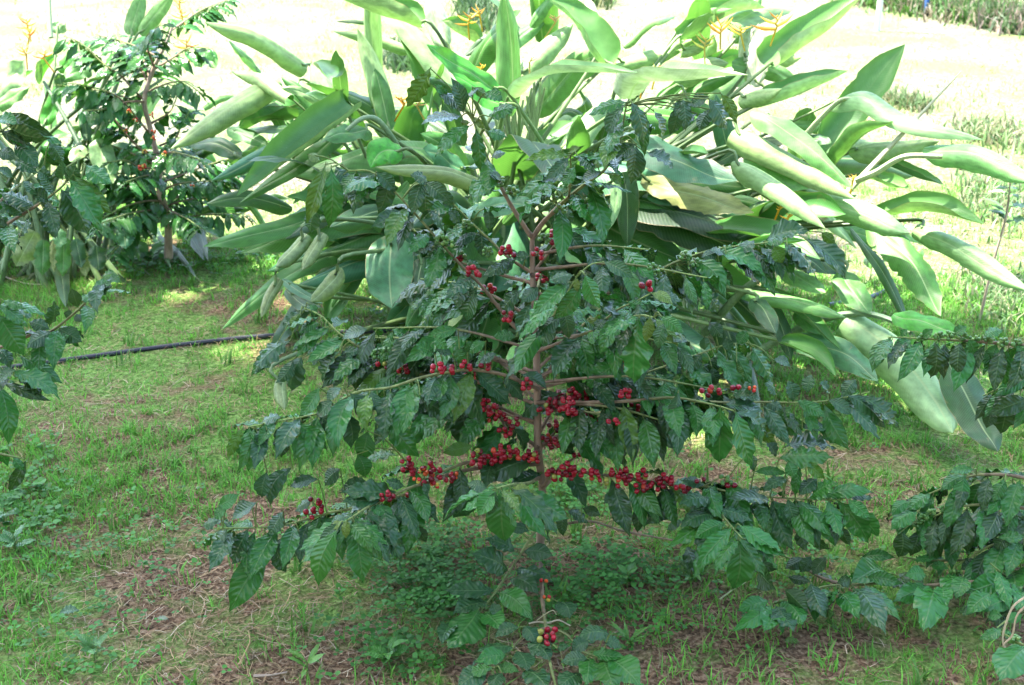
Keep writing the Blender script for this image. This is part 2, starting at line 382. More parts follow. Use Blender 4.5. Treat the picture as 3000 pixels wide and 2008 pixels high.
# ------------------------------------------------------------------ heliconia clumps
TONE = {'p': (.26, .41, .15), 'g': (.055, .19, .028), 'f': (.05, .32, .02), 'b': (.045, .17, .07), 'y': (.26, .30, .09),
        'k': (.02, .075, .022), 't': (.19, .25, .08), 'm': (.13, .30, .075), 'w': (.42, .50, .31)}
class Clump:
    def __init__(s, px, py, label, rad):
        Y = y_ground(py); c = P(px, py, Y, 1.0); s.c = np.array([c[0], c[1], float(ground_z(c[0], c[1]))]); s.rad = rad
        s.root = tag(empty('heliconia', s.c), label, 'plant'); s.stems = MB(); s.n = 0
    def leaf(s, tone, curl, W, Yb, Yt, pts, tilt=.6, v0=-1, v1=1, rag=0, stem=True, roll=0.0, sr=.011):
        q = [S(*p) if len(p) == 3 else p for p in pts]
        n = len(q)
        if curl >= 2.4 and tone != 't' and rng.random() < .45: curl, tilt, W = -curl*.8, 1.6, W*1.25       # some blades roll into a trough open to the sky
        p3 = [P(a, b, Yb+(Yt-Yb)*i/(n-1)) for i, (a, b) in enumerate(q)]
        mid = p3[n//2]; wm = 1.12*W/Z*mpp(mid)
        nrm = nz(nz(EYE-mid)*.75+np.array([0, 0, tilt])+np.array([roll, 0, 0]))
        col = np.array(TONE[tone])*rng.uniform(.85, 1.15)*np.array([rng.uniform(.9, 1.12), 1, rng.uniform(.85, 1.15)])
        mb = MB(); broad_leaf(mb, p3, wm, nrm, col, curl, v0=v0, v1=v1, rag=rag)
        p3 = np.array(p3)
        # midrib standing on the back of the blade
        o = child(mb, 'leaf', M_BROAD, s.root)
        if stem:
            a = rng.uniform(0, 6.28); rr = s.rad*math.sqrt(rng.random())
            g = s.c+np.array([rr*math.cos(a), rr*math.sin(a)*.7, -.03])
            t0 = nz(p3[1]-p3[0]); D = np.linalg.norm(p3[0]-g); al = t0@nz(p3[0]-g)
            m1 = g*.55+p3[0]*.45+np.array([0, 0, .10*D])-.05*D*t0
            e = p3[0]+t0*.03
            st = MB(); c1 = np.array([.13, .21, .065])*rng.uniform(.75, 1.2)
            tube(st, [g, m1, e-t0*.09*min(1, D), e] if al > .1 else [g, g*.5+e*.5+[0, 0, .05*D], e], [sr*1.2, sr*.85, sr*.55, sr*.45], c1*.8, 7, 16, c1)
            child(st, 'stem', M_STEM, s.root)
        s.n += 1
        return o
    def filler(s, n, r, zr, tones, Wr=(.10, .2), Lr=(.4, .75), ya=(0, 6.28)):
        for _ in range(n):
            a = rng.uniform(*ya); e = rng.uniform(*zr)
            d = np.array([math.cos(a), math.sin(a), 0]); b = s.c+d*rng.uniform(.1, r)*.6+np.array([0, 0, e])
            L = rng.uniform(*Lr); up = rng.uniform(-.5, .6)
            m = b+d*L*.5+np.array([0, 0, up*L*.5]); t = b+d*L+np.array([0, 0, up*L*.6-.12*L])
            if t[2] < .04: t[2] = .04
            if m[2] < .06: m[2] = .06
            mb = MB(); col = np.array(TONE[rng.choice(list(tones))])*rng.uniform(.75, 1.15)
            broad_leaf(mb, [b, m, t], rng.uniform(*Wr), nz(np.array([rng.normal(0, .3), -.5, .8])), col, rng.choice([.6, 1.6, 2.8, 3.6]), rag=rng.choice([0, 0, .2]))
            child(mb, 'leaf', M_BROAD, s.root)
            st = MB(); g = s.c+np.array([rng.normal(0, s.rad*.5), rng.normal(0, s.rad*.4), -.03])
            tube(st, [g, g*.4+b*.6+np.array([0, 0, .05]), b+(m-b)*.05], [.014, .011, .006], (.13, .21, .07), 6, 10)
            child(st, 'stem', M_STEM, s.root)
    def flower(s, r, x, y, Y, size=1.0, lean=0.0, n=6, col=(.75, .42, .04)):
        """erect yellow flower head: a zigzag axis with pointed boat-shaped bracts on both sides"""
        px, py = S(r, x, y); b = P(px, py, Y); k = mpp(b)/Z*size*.52
        ax = MB(); pts = []
        for i in range(n+1):
            pts.append(b+np.array([(lean*i*13+(6 if i % 2 else -6))*k, .0, i*19*k]))
        g = b+np.array([rng.normal(0, .05), .05, -.25]); g = b+np.array([rng.normal(0, .02), .02, -.06]); tube(ax, [g, b, *pts[1:]], [.003, .004, .0035, .002], np.array(col)*.8+np.array([0, .06, 0]), 5, 4*n)
        f = child(ax, 'flower', M_FLOWER, s.root)
        for i in range(n):
            sd = 1 if i % 2 else -1
            L = (150-15*i)*k*rng.uniform(.75, 1.25); ang = rng.uniform(.1, .9)+.06*i
            d = nz(np.array([sd*math.cos(ang), rng.normal(0, .5), math.sin(ang)]))
            mb = MB(); c = np.array(col)*rng.uniform(.85, 1.2)*np.array([1, rng.uniform(.75, 1.3), 1])
            p0 = pts[i]; p1 = p0+d*L*.5+np.array([0, 0, -.06*L]); p2 = p0+d*L
            tube(mb, [p0, p1, p2], [.06*L, .075*L, .003*L], c, 7, 9)
            mb.build('bract', M_FLOWER, f, origin=np.array(s.root.location))

    def fill_px(s, x0, y0, x1, y1, n, Y, tones, L=(180, 420), W=(35, 95), curl=(.5, 3.2), spread=1.7, stem=.25):
        """more blades of the same clump between the traced ones, growing outwards from its middle"""
        cx, cy, _ = proj(s.c+np.array([0, 0, .35]))
        for _ in range(n):
            x, y = rng.uniform(x0, x1), rng.uniform(y0, y1); d = nz([x-cx, (y-cy)*.8-30, 0]); a = math.atan2(d[1], d[0])+rng.normal(0, .35*spread); l = rng.uniform(*L)
            ex, ey = x+math.cos(a)*l, y+math.sin(a)*l; ey += rng.uniform(0, .5)*l
            yb = rng.uniform(*Y); s.leaf(rng.choice(list(tones)), rng.uniform(*curl), rng.uniform(*W)*Z/1.12, yb, yb+rng.normal(-.05, .2), [(x, y), ((x+ex)/2, (y+ey)/2-.1*l), (ex, ey)], tilt=rng.uniform(.3, 1), stem=rng.random() < stem)
H = Clump(1480, 935, 'large heliconia clump with rolled pale green leaves, standing behind the central coffee shrub', .42)
L = H.leaf
# --- upper left of the clump
L('p', 3.0, 135, 4.75, 4.5, [(1, 2110, 470), (1, 1780, 250), (1, 1400, 150)])
L('p', 3.2, 165, 4.5, 4.1, [(1, 1900, 535), (1, 1620, 700), (1, 1170, 1020)], sr=.008)
L('g', .9, 150, 4.6, 4.4, [(1, 2070, 615), (1, 1850, 700), (1, 1590, 815)])
L('p', 3.3, 165, 4.2, 3.85, [(1, 2420, 740), (1, 2120, 960), (1, 1625, 1345)])
L('g', .8, 120, 4.22, 3.9, [(1, 2440, 820), (1, 2150, 1060), (1, 1640, 1395)], stem=False)
L('b', 3.0, 115, 4.35, 4.0, [(1, 2250, 870), (1, 1860, 1010), (1, 1450, 1240)])
L('p', 2.2, 165, 4.4, 4.55, [(1, 2290, 830), (1, 2230, 640), (1, 2130, 440)], tilt=.2)
L('g', 1.0, 140, 4.1, 3.75, [(1, 2400, 1400), (4, 1900, 0), (4, 1390, 125)], tilt=.5)
L('k', 1.2, 120, 4.3, 4.4, [(1, 1650, 1070), (1, 1470, 980), (1, 1290, 1000)])
L('m', 1.4, 110, 4.6, 4.5, [(1, 2150, 700), (1, 1960, 760), (1, 1720, 800)])
L('g', 1.8, 90, 4.9, 4.8, [(1, 2000, 800), (1, 1900, 900), (1, 1850, 1000)])
L('m', 1.2, 60, 4.9, 4.8, [(1, 1790, 500), (1, 1680, 390), (1, 1565, 280)])
L('g', 1.5, 110, 4.5, 4.4, [(1, 1560, 880), (1, 1700, 930), (1, 1850, 1010)])
L('k', .9, 130, 4.35, 4.2, [(1, 2000, 1000), (1, 1800, 1100), (1, 1560, 1190)])
# --- top centre
L('p', 3.1, 175, 4.3, 4.4, [(2, 560, 190), (2, 300, 85), (2, -120, -40)])
L('p', 2.0, 130, 4.3, 4.4, [(2, 330, 880), (2, 250, 560), (2, 110, 195)], tilt=.3)
L('g', 1.2, 120, 4.2, 4.3, [(2, 330, 890), (2, 280, 660), (2, 230, 470)], tilt=.3)
L('p', 2.4, 160, 4.7, 4.8, [(2, 650, 740), (2, 530, 400), (2, 350, 120)], tilt=.3)
L('p', 2.6, 90, 4.9, 4.9, [(2, 480, 350), (2, 250, 260), (2, -60, 215)])
L('k', 1.0, 30, 4.95, 4.95, [(2, 280, 175), (2, 120, 150), (2, -40, 150)], stem=False)
L('w', 2.6, 150, 4.8, 4.9, [(2, 710, 320), (2, 650, 100), (2, 600, -60)], tilt=.3)
L('f', .5, 150, 4.1, 4.0, [(2, 1090, 630), (2, 850, 480), (2, 585, 305)], tilt=.5)
L('f', 1.0, 150, 4.05, 4.0, [(2, 1130, 740), (2, 960, 640), (2, 760, 500)], tilt=.8)
L('m', 2.3, 175, 4.2, 4.2, [(2, 1150, 800), (2, 1140, 400), (2, 1110, -60)], tilt=.1)
L('w', 2.9, 140, 4.15, 3.8, [(2, 1180, 690), (2, 1470, 500), (2, 2040, 500)], tilt=.8)
L('m', 2.0, 130, 4.6, 4.7, [(2, 870, 430), (2, 1150, 300), (2, 1430, 95)])
L('k', 1.0, 60, 4.65, 4.7, [(2, 850, 380), (2, 1000, 260), (2, 1040, 230)], stem=False)
L('p', 2.8, 180, 4.5, 4.6, [(2, 1240, 510), (2, 1400, 330), (2, 1590, 160)])
L('p', 3.0, 190, 4.3, 4.4, [(2, 1830, 460), (2, 1680, 200), (2, 1410, -30)], tilt=.5)
L('w', 2.2, 150, 4.5, 4.6, [(2, 1730, 270), (2, 1690, 100), (2, 1650, -50)], tilt=.3)
L('p', 2.8, 130, 4.8, 4.8, [(2, 960, 300), (2, 800, 210), (2, 690, 140)])
L('p', 2.5, 130, 4.35, 4.4, [(2, 1290, 1060), (2, 1450, 950), (2, 1600, 830)])
L('p', 2.2, 190, 4.2, 4.4, [(2, 1550, 1060), (2, 1700, 840), (2, 1930, 640)])
L('p', 2.6, 130, 4.6, 4.7, [(2, 1890, 440), (2, 2150, 365), (2, 2440, 260)])
L('k', 1.0, 60, 4.6, 4.7, [(2, 1700, 860), (2, 1560, 760), (2, 1390, 850)], stem=False)
L('w', 2.7, 210, 4.1, 3.8, [(2, 2000, 680), (3, -150, 540), (3, 450, 515)], tilt=.8)
L('t', 2.8, 120, 3.7, 3.5, [(2, 1010, 1260), (2, 700, 1160), (2, 230, 1145)], tilt=.8)
L('f', .6, 190, 4.0, 3.95, [(2, 420, 1050), (2, 280, 1030), (2, 200, 1150)])
L('g', .8, 150, 4.1, 3.9, [(2, 200, 900), (2, 60, 900), (2, -120, 960)])
L('b', .7, 170, 3.9, 3.7, [(2, 880, 1440), (2, 1090, 1400), (2, 1320, 1390)])
L('b', 1.0, 170, 4.1, 3.9, [(2, 1250, 1300), (2, 1400, 1200), (2, 1560, 1150)])
L('b', 1.0, 180, 4.1, 4.0, [(2, 860, 1180), (2, 700, 1080), (2, 560, 1020)])
L('b', .6, 250, 3.8, 3.6, [(2, 2000, 960), (3, -20, 1120), (3, 375, 1240)], tilt=.9)
L('y', .9, 190, 3.9, 3.75, [(2, 2060, 1230), (3, 120, 1350), (3, 490, 1460)], rag=.25)
L('k', .7, 150, 3.85, 3.8, [(2, 1930, 1180), (2, 1960, 1380), (2, 1960, 1700)], tilt=.1)
L('p', 1.6, 70, 3.75, 3.7, [(2, 1880, 1240), (2, 1880, 1400), (2, 1830, 1580)], tilt=.1)
# --- right
L('p', 2.6, 190, 4.0, 3.75, [(3, 340, 900), (3, 700, 1080), (3, 1190, 1370)], tilt=.7)
L('m', 1.2, 170, 4.02, 3.8, [(3, 470, 770), (3, 760, 920), (3, 1170, 1300)], tilt=.9, stem=False)
L('p', 2.7, 165, 3.85, 3.6, [(3, 340, 1110), (3, 650, 1290), (3, 980, 1570)])
L('p', 3.2, 190, 4.4, 4.7, [(3, 580, 460), (3, 850, 260), (3, 1260, -60)])
L('p', 2.8, 150, 4.3, 4.5, [(3, 490, 740), (3, 800, 620), (3, 1135, 485)])
L('p', 2.7, 200, 4.2, 4.4, [(3, 980, 1080), (3, 1220, 760), (3, 1525, 305)])
L('p', 2.0, 150, 4.2, 3.8, [(3, 1000, 730), (3, 1230, 660), (3, 1520, 830), (3, 2060, 960)], sr=.008)
L('p', 2.6, 155, 4.1, 3.9, [(3, 1140, 1040), (3, 1450, 1000), (3, 1760, 970)])
L('m', 2.2, 190, 3.9, 3.6, [(3, 1650, 1020), (3, 2000, 1040), (3, 2450, 1260)], stem=False)
L('p', 2.8, 110, 4.3, 4.2, [(3, 380, 680), (3, 520, 640), (3, 680, 610)])
L('k', 2.9, 90, 4.1, 3.9, [(3, 1290, 1080), (3, 1600, 1200), (3, 1790, 1270)])
L('p', 2.4, 170, 3.9, 3.6, [(3, 780, 1290), (3, 1250, 1430), (3, 1560, 1600)])
L('p', 2.6, 150, 3.9, 3.7, [(3, 1330, 1490), (3, 1700, 1430), (3, 2070, 1540)])
L('m', 1.6, 180, 4.0, 3.8, [(3, 430, 1050), (3, 700, 1200), (3, 960, 1260)])
L('m', 2.2, 100, 4.4, 4.3, [(3, 600, 830), (3, 830, 850), (3, 1070, 890)])
L('k', 1.0, 90, 4.2, 4.1, [(3, 820, 950), (3, 920, 950), (3, 1020, 980)])
L('p', 2.7, 90, 4.0, 3.8, [(3, 1290, 1220), (3, 1430, 1270), (3, 1550, 1300)])
L('m', 2.6, 80, 4.7, 4.8, [(3, -20, 240), (3, 80, 160), (3, 170, 80)])
L('m', 2.4, 120, 4.7, 4.8, [(3, 330, 280), (3, 430, 120), (3, 540, -40)])
L('p', 2.4, 70, 4.6, 4.7, [(3, -20, 350), (3, 90, 320), (3, 200, 270)])
L('w', 1.0, 130, 4.5, 4.6, [(3, 490, 600), (3, 510, 380), (3, 520, 160)], rag=.5, tilt=.2)
L('w', 2.2, 80, 4.6, 4.7, [(3, 420, 420), (3, 430, 250), (3, 460, 120)], tilt=.3)
# --- lower right
L('m', 2.2, 110, 3.7, 3.4, [(6, 440, 435), (6, 800, 500), (6, 1120, 610)])
L('p', 2.3, 290, 3.55, 3.1, [(6, 1130, 600), (6, 1480, 860), (6, 1720, 1160), (6, 1850, 1400)], stem=False)
L('f', 1.4, 150, 3.4, 3.2, [(6, 1440, 590), (6, 1650, 640), (6, 1910, 720)], stem=False)
L('b', 1.0, 200, 3.6, 3.3, [(6, 720, 740), (6, 1060, 830), (6, 1340, 1045)])
L('m', 2.8, 95, 3.55, 3.3, [(6, 670, 780), (6, 900, 860), (6, 1050, 1010)])
L('m', 2.9, 90, 3.5, 3.3, [(6, 1050, 890), (6, 1200, 960), (6, 1350, 1065)], stem=False)
L('g', 1.4, 210, 3.9, 3.5, [(6, 1280, -40), (6, 1560, 220), (6, 1770, 600)], rag=.2)
L('p', 2.2, 150, 3.9, 3.5, [(6, 1600, -20), (6, 1920, 120), (6, 2400, 440)])
L('g', 1.0, 180, 3.7, 3.5, [(6, 1080, 290), (6, 1160, 420), (6, 1290, 590)])
L('m', 2.0, 130, 3.8, 3.6, [(6, 690, 280), (6, 830, 350), (6, 980, 440)])
L('k', 1.2, 250, 3.3, 3.0, [(6, 1830, 930), (6, 2000, 1250), (6, 2160, 1530)], tilt=.4, stem=False)  # dark tone in place of the shade on this drooping blade
L('k', 1.4, 110, 3.7, 3.5, [(6, 590, 510), (6, 680, 680), (6, 745, 900)])
L('g', 1.2, 130, 3.7, 3.5, [(6, 780, 560), (6, 880, 640), (6, 960, 730)])
L('k', 1.2, 130, 3.6, 3.4, [(6, 480, 480), (6, 560, 560), (6, 640, 720)])
# --- lower left
L('b', .7, 300, 3.7, 3.5, [(5, 345, 50), (5, 330, 300), (5, 345, 548)], tilt=.15)
L('t', 3.2, 90, 3.5, 3.4, [(4, 2220, 30), (4, 2140, 150), (4, 2070, 285)])
L('t', 3.2, 100, 3.5, 3.4, [(4, 2110, 40), (4, 2000, 160), (4, 1890, 265)])
L('t', 3.0, 75, 3.5, 3.4, [(4, 1915, 340), (4, 1840, 460), (4, 1790, 610)])
L('t', 2.6, 125, 3.5, 3.4, [(4, 2340, 270), (4, 2240, 390), (4, 2130, 500)])
L('b', 1.6, 60, 3.7, 3.6, [(4, 1935, 345), (4, 2050, 430), (4, 2215, 515)])
L('k', .8, 90, 3.75, 3.6, [(4, 1960, 420), (4, 2080, 520), (4, 2200, 540)])
L('k', 1.0, 140, 3.7, 3.45, [(5, 770, 400), (5, 680, 500), (5, 560, 625)])
L('k', 1.0, 150, 3.7, 3.5, [(5, 560, 200), (5, 520, 380), (5, 500, 560)])
L('k', 1.0, 120, 3.7, 3.5, [(5, 850, 300), (5, 900, 450), (5, 960, 600)])
L('m', .8, 130, 3.5, 3.3, [(5, 1250, 780), (5, 1200, 900), (5, 1170, 1020)], tilt=.1)
L('t', 1.4, 60, 3.6, 3.4, [(5, 840, 520), (5, 790, 600), (5, 730, 690)])
L('g', 2.6, 80, 3.3, 3.1, [(5, 2230, 1250), (5, 2200, 1400), (5, 2180, 1580)], tilt=.1)
L('m', 1.0, 200, 3.8, 3.6, [(5, 1480, 0), (5, 1620, 130), (5, 1790, 230)])
L('t', 2.4, 90, 3.3, 3.2, [(4, 1930, 1010), (4, 1920, 1120), (4, 1950, 1240)], tilt=.1)
H.filler(26, .5, (.15, .6), 'kkbg', ya=(3.3, 6.1))  # dark tones here and below put the clump's inner shade into the colour
H.filler(16, .6, (.35, .8), 'pmgbk', ya=(-.3, 3.44))
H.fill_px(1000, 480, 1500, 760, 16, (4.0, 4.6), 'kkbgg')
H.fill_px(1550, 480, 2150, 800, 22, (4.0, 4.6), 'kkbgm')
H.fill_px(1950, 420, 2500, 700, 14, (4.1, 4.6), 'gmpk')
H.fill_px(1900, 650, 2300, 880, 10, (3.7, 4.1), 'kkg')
H.fill_px(1000, 250, 2000, 480, 26, (4.4, 4.9), 'gmkp')
H.fill_px(800, 250, 1080, 560, 16, (4.2, 4.7), 'mgpk', L=(120, 240), W=(30, 70))
H.fill_px(1500, 60, 2200, 300, 14, (4.5, 4.9), 'pmpg', L=(150, 330))
H.fill_px(850, 560, 1250, 800, 12, (3.9, 4.3), 'kkbg', L=(150, 300))
# bare stalks, an arching petiole and a dead flower stalk
def stalk(cl, pts, Yb, Yt, r, col):
    q = [S(*p) for p in pts]; n = len(q); mb = MB()
    tube(mb, [P(a, b, Yb+(Yt-Yb)*i/(n-1)) for i, (a, b) in enumerate(q)], r, col, 7, 20)
    return child(mb, 'stem', M_STEM, cl.root)
stalk(H, [(6, 330, 960), (6, 540, 830), (6, 900, 640), (6, 1200, 582), (6, 1420, 625), (6, 1560, 715)], 3.75, 3.4, [.014, .011, .007], (.17, .27, .12))
stalk(H, [(6, 150, 720), (6, 400, 440), (6, 690, 230)], 3.9, 3.7, [.016, .014, .01], (.2, .3, .13))
stalk(H, [(3, 950, 1510), (3, 1290, 1150), (3, 1600, 820), (3, 1912, 490)], 3.9, 4.0, [.012, .010, .006, .002], (.34, .36, .2))
stalk(H, [(3, 1190, 1240), (3, 1330, 1180), (3, 1520, 1075), (3, 1780, 1075)], 3.9, 3.8, [.012, .010, .008], (.34, .40, .2))
stalk(H, [(3, 820, 960), (3, 930, 830), (3, 1080, 690), (3, 1200, 680)], 4.2, 4.1, [.011, .009, .006], (.34, .42, .2))
stalk(H, [(2, 420, 1080), (2, 350, 950), (2, 240, 820), (2, 130, 820), (2, 0, 930)], 4.15, 4.0, [.011, .010, .006], (.2, .3, .14))
for k in range(20):
    x = rng.uniform(1100, 1330); mb_ = stalk(H, [(2, x+rng.uniform(-150, 150), 1900), (2, x+rng.uniform(-60, 60), 1150), (2, x+rng.uniform(-90, 90), rng.uniform(500, 760))], 4.35, 4.35, [.011, .008, .004], np.array((.24, .33, .13))*rng.uniform(.7, 1.1))
for r, x, y, Y, s, ln, c in [(2, 870, 170, 4.7, 1.3, .3, (.85, .5, .05)), (2, 950, 110, 4.8, 1., -.3, (.85, .5, .05)), (2, 430, 720, 4.2, 1.1, -.5, (.85, .36, .02)), (2, 520, 730, 4.3, .8, .8, (.8, .5, .15)),
                            (2, 960, 480, 4.3, .7, .4, (.85, .5, .05)), (3, 260, 230, 4.5, 1.5, .0, (.9, .6, .08)), (3, 640, 200, 4.3, 1.9, .0, (.9, .6, .08)), (3, 150, 330, 4.4, 1.4, .2, (.9, .7, .2)),
                            (3, 400, 240, 4.5, 1.3, -.2, (.9, .65, .1)), (2, 2160, 500, 4.2, .8, -.3, (.9, .6, .1)), (2, 2060, 560, 4.2, .8, -.8, (.9, .45, .05)), (3, 660, 1440, 3.75, .7, .6, (.85, .35, .02)),
                            (3, 720, 1500, 3.7, .7, .6, (.85, .4, .03)), (3, 1170, 1230, 3.85, .5, .0, (.9, .6, .1)), (2, 1470, 150, 4.6, .8, -.4, (.85, .5, .2)), (2, 1290, 430, 4.4, .8, .6, (.8, .6, .3))]:
    H.flower(r, x, y, Y, s, ln, 5, c)

# --- second clump, left background
G = Clump(120, 790, 'smaller sunlit heliconia clump at the far left, behind the coffee shrubs', .45)
L = G.leaf
L('m', 1.8, 105, 5.4, 5.5, [(1, 890, 240), (1, 930, 100), (1, 985, -60)], tilt=.3)
L('m', 1.6, 95, 5.4, 5.5, [(1, 960, 240), (1, 1080, 80), (1, 1190, -50)], tilt=.3)
L('f', 1.0, 85, 5.3, 5.2, [(1, 850, 340), (1, 970, 280), (1, 1110, 235)])
L('f', 1.4, 70, 5.3, 5.2, [(1, 930, 370), (1, 1010, 330), (1, 1100, 300)])
L('p', 1.2, 190, 5.2, 5.3, [(1, -80, 700), (1, 40, 560), (1, 170, 410)])
L('m', 1.2, 100, 5.1, 5.1, [(1, -60, 760), (1, 80, 660), (1, 200, 600)])
L('f', .8, 90, 5.1, 5.2, [(1, 300, 860), (1, 360, 720), (1, 410, 560)], tilt=.3)
L('f', 1.2, 90, 5.2, 5.2, [(1, 400, 490), (1, 460, 420), (1, 540, 350)])
L('p', 1.0, 150, 4.9, 4.8, [(1, 680, 950), (1, 710, 1100), (1, 775, 1260)], tilt=.1)
L('p', .8, 90, 4.9, 4.8, [(1, 570, 1000), (1, 530, 1050), (1, 480, 1110)])
L('m', 1.6, 90, 5.2, 5.1, [(1, 700, 640), (1, 840, 680), (1, 980, 740)])
L('g', 1.2, 110, 5.3, 5.2, [(1, 470, 950), (1, 560, 930), (1, 660, 960)])
L('m', 2.0, 80, 5.4, 5.3, [(1, 560, 560), (1, 640, 570), (1, 740, 600)])
L('p', 1.4, 90, 5.5, 5.5, [(1, 350, 160), (1, 400, 180), (1, 450, 150)])
L('f', 1.2, 80, 5.6, 5.5, [(1, 1150, 130), (1, 1260, 120), (1, 1380, 140)])
L('g', 1.0, 130, 5.2, 5.1, [(1, 620, 470), (1, 540, 480), (1, 420, 560)])
L('g', 1.0, 120, 5.5, 5.4, [(1, 1330, 420), (1, 1420, 400), (1, 1480, 470)])
# torn blades standing at the foot of the left clump
for tn, x0, y0, x1, y1, W_ in [('t', 240, 20, 110, 260, 150), ('g', 300, 80, 290, 320, 110), ('m', 400, 0, 420, 130, 90), ('g', 440, 60, 430, 330, 100), ('y', 370, 80, 370, 300, 50), ('y', 560, 150, 590, 330, 70), ('k', 520, 70, 560, 270, 90), ('k', 660, 120, 680, 290, 110), ('b', 850, -20, 860, 140, 110)]:
    L(tn, .9, W_, 4.6, 4.55, [(4, x0, y0), (4, (x0+x1)/2, (y0+y1)/2), (4, x1, y1)], tilt=.05, rag=.35, stem=False)
G.filler(20, .8, (.15, .6), 'gmfk', (.05, .08), (.2, .32), (.6, 3.2))
G.fill_px(-60, 200, 420, 520, 16, (5.0, 5.6), 'mgfk', L=(80, 180), W=(16, 36))
G.fill_px(-60, 400, 330, 760, 20, (4.95, 5.3), 'kgkm', L=(80, 160), W=(20, 45))
G.fill_px(420, 300, 720, 640, 12, (5.15, 5.5), 'kgmk', L=(100, 240), W=(20, 50))
G.fill_px(400, 430, 760, 690, 18, (5.15, 5.5), 'kgkm', L=(70, 170), W=(16, 38))
stalk(G, [(1, 600, 1110), (1, 480, 870), (1, 300, 560)], 4.9, 5.2, [.013, .010, .007], (.10, .17, .07))
stalk(G, [(1, 350, 260), (1, 340, 100), (1, 335, -60)], 5.3, 5.4, [.010, .009, .008], (.3, .4, .2))
for r, x, y, Y, s, ln in [(1, 190, 190, 5.3, 1.2, .0), (1, 200, 260, 5.2, 1.2, .3), (1, 180, 380, 5.1, 1.1, -.6), (1, 300, 400, 5.1, 1.1, .6), (1, 1250, 130, 5.3, 1.3, .0), (1, 1280, 330, 5.2, 1.2, .1), (1, 1230, 30, 5.4, 1.0, .3), (1, 470, 320, 5.2, .7, .3)]:
    G.flower(r, x, y, Y, s, ln, 5, (.95, .55, .12))
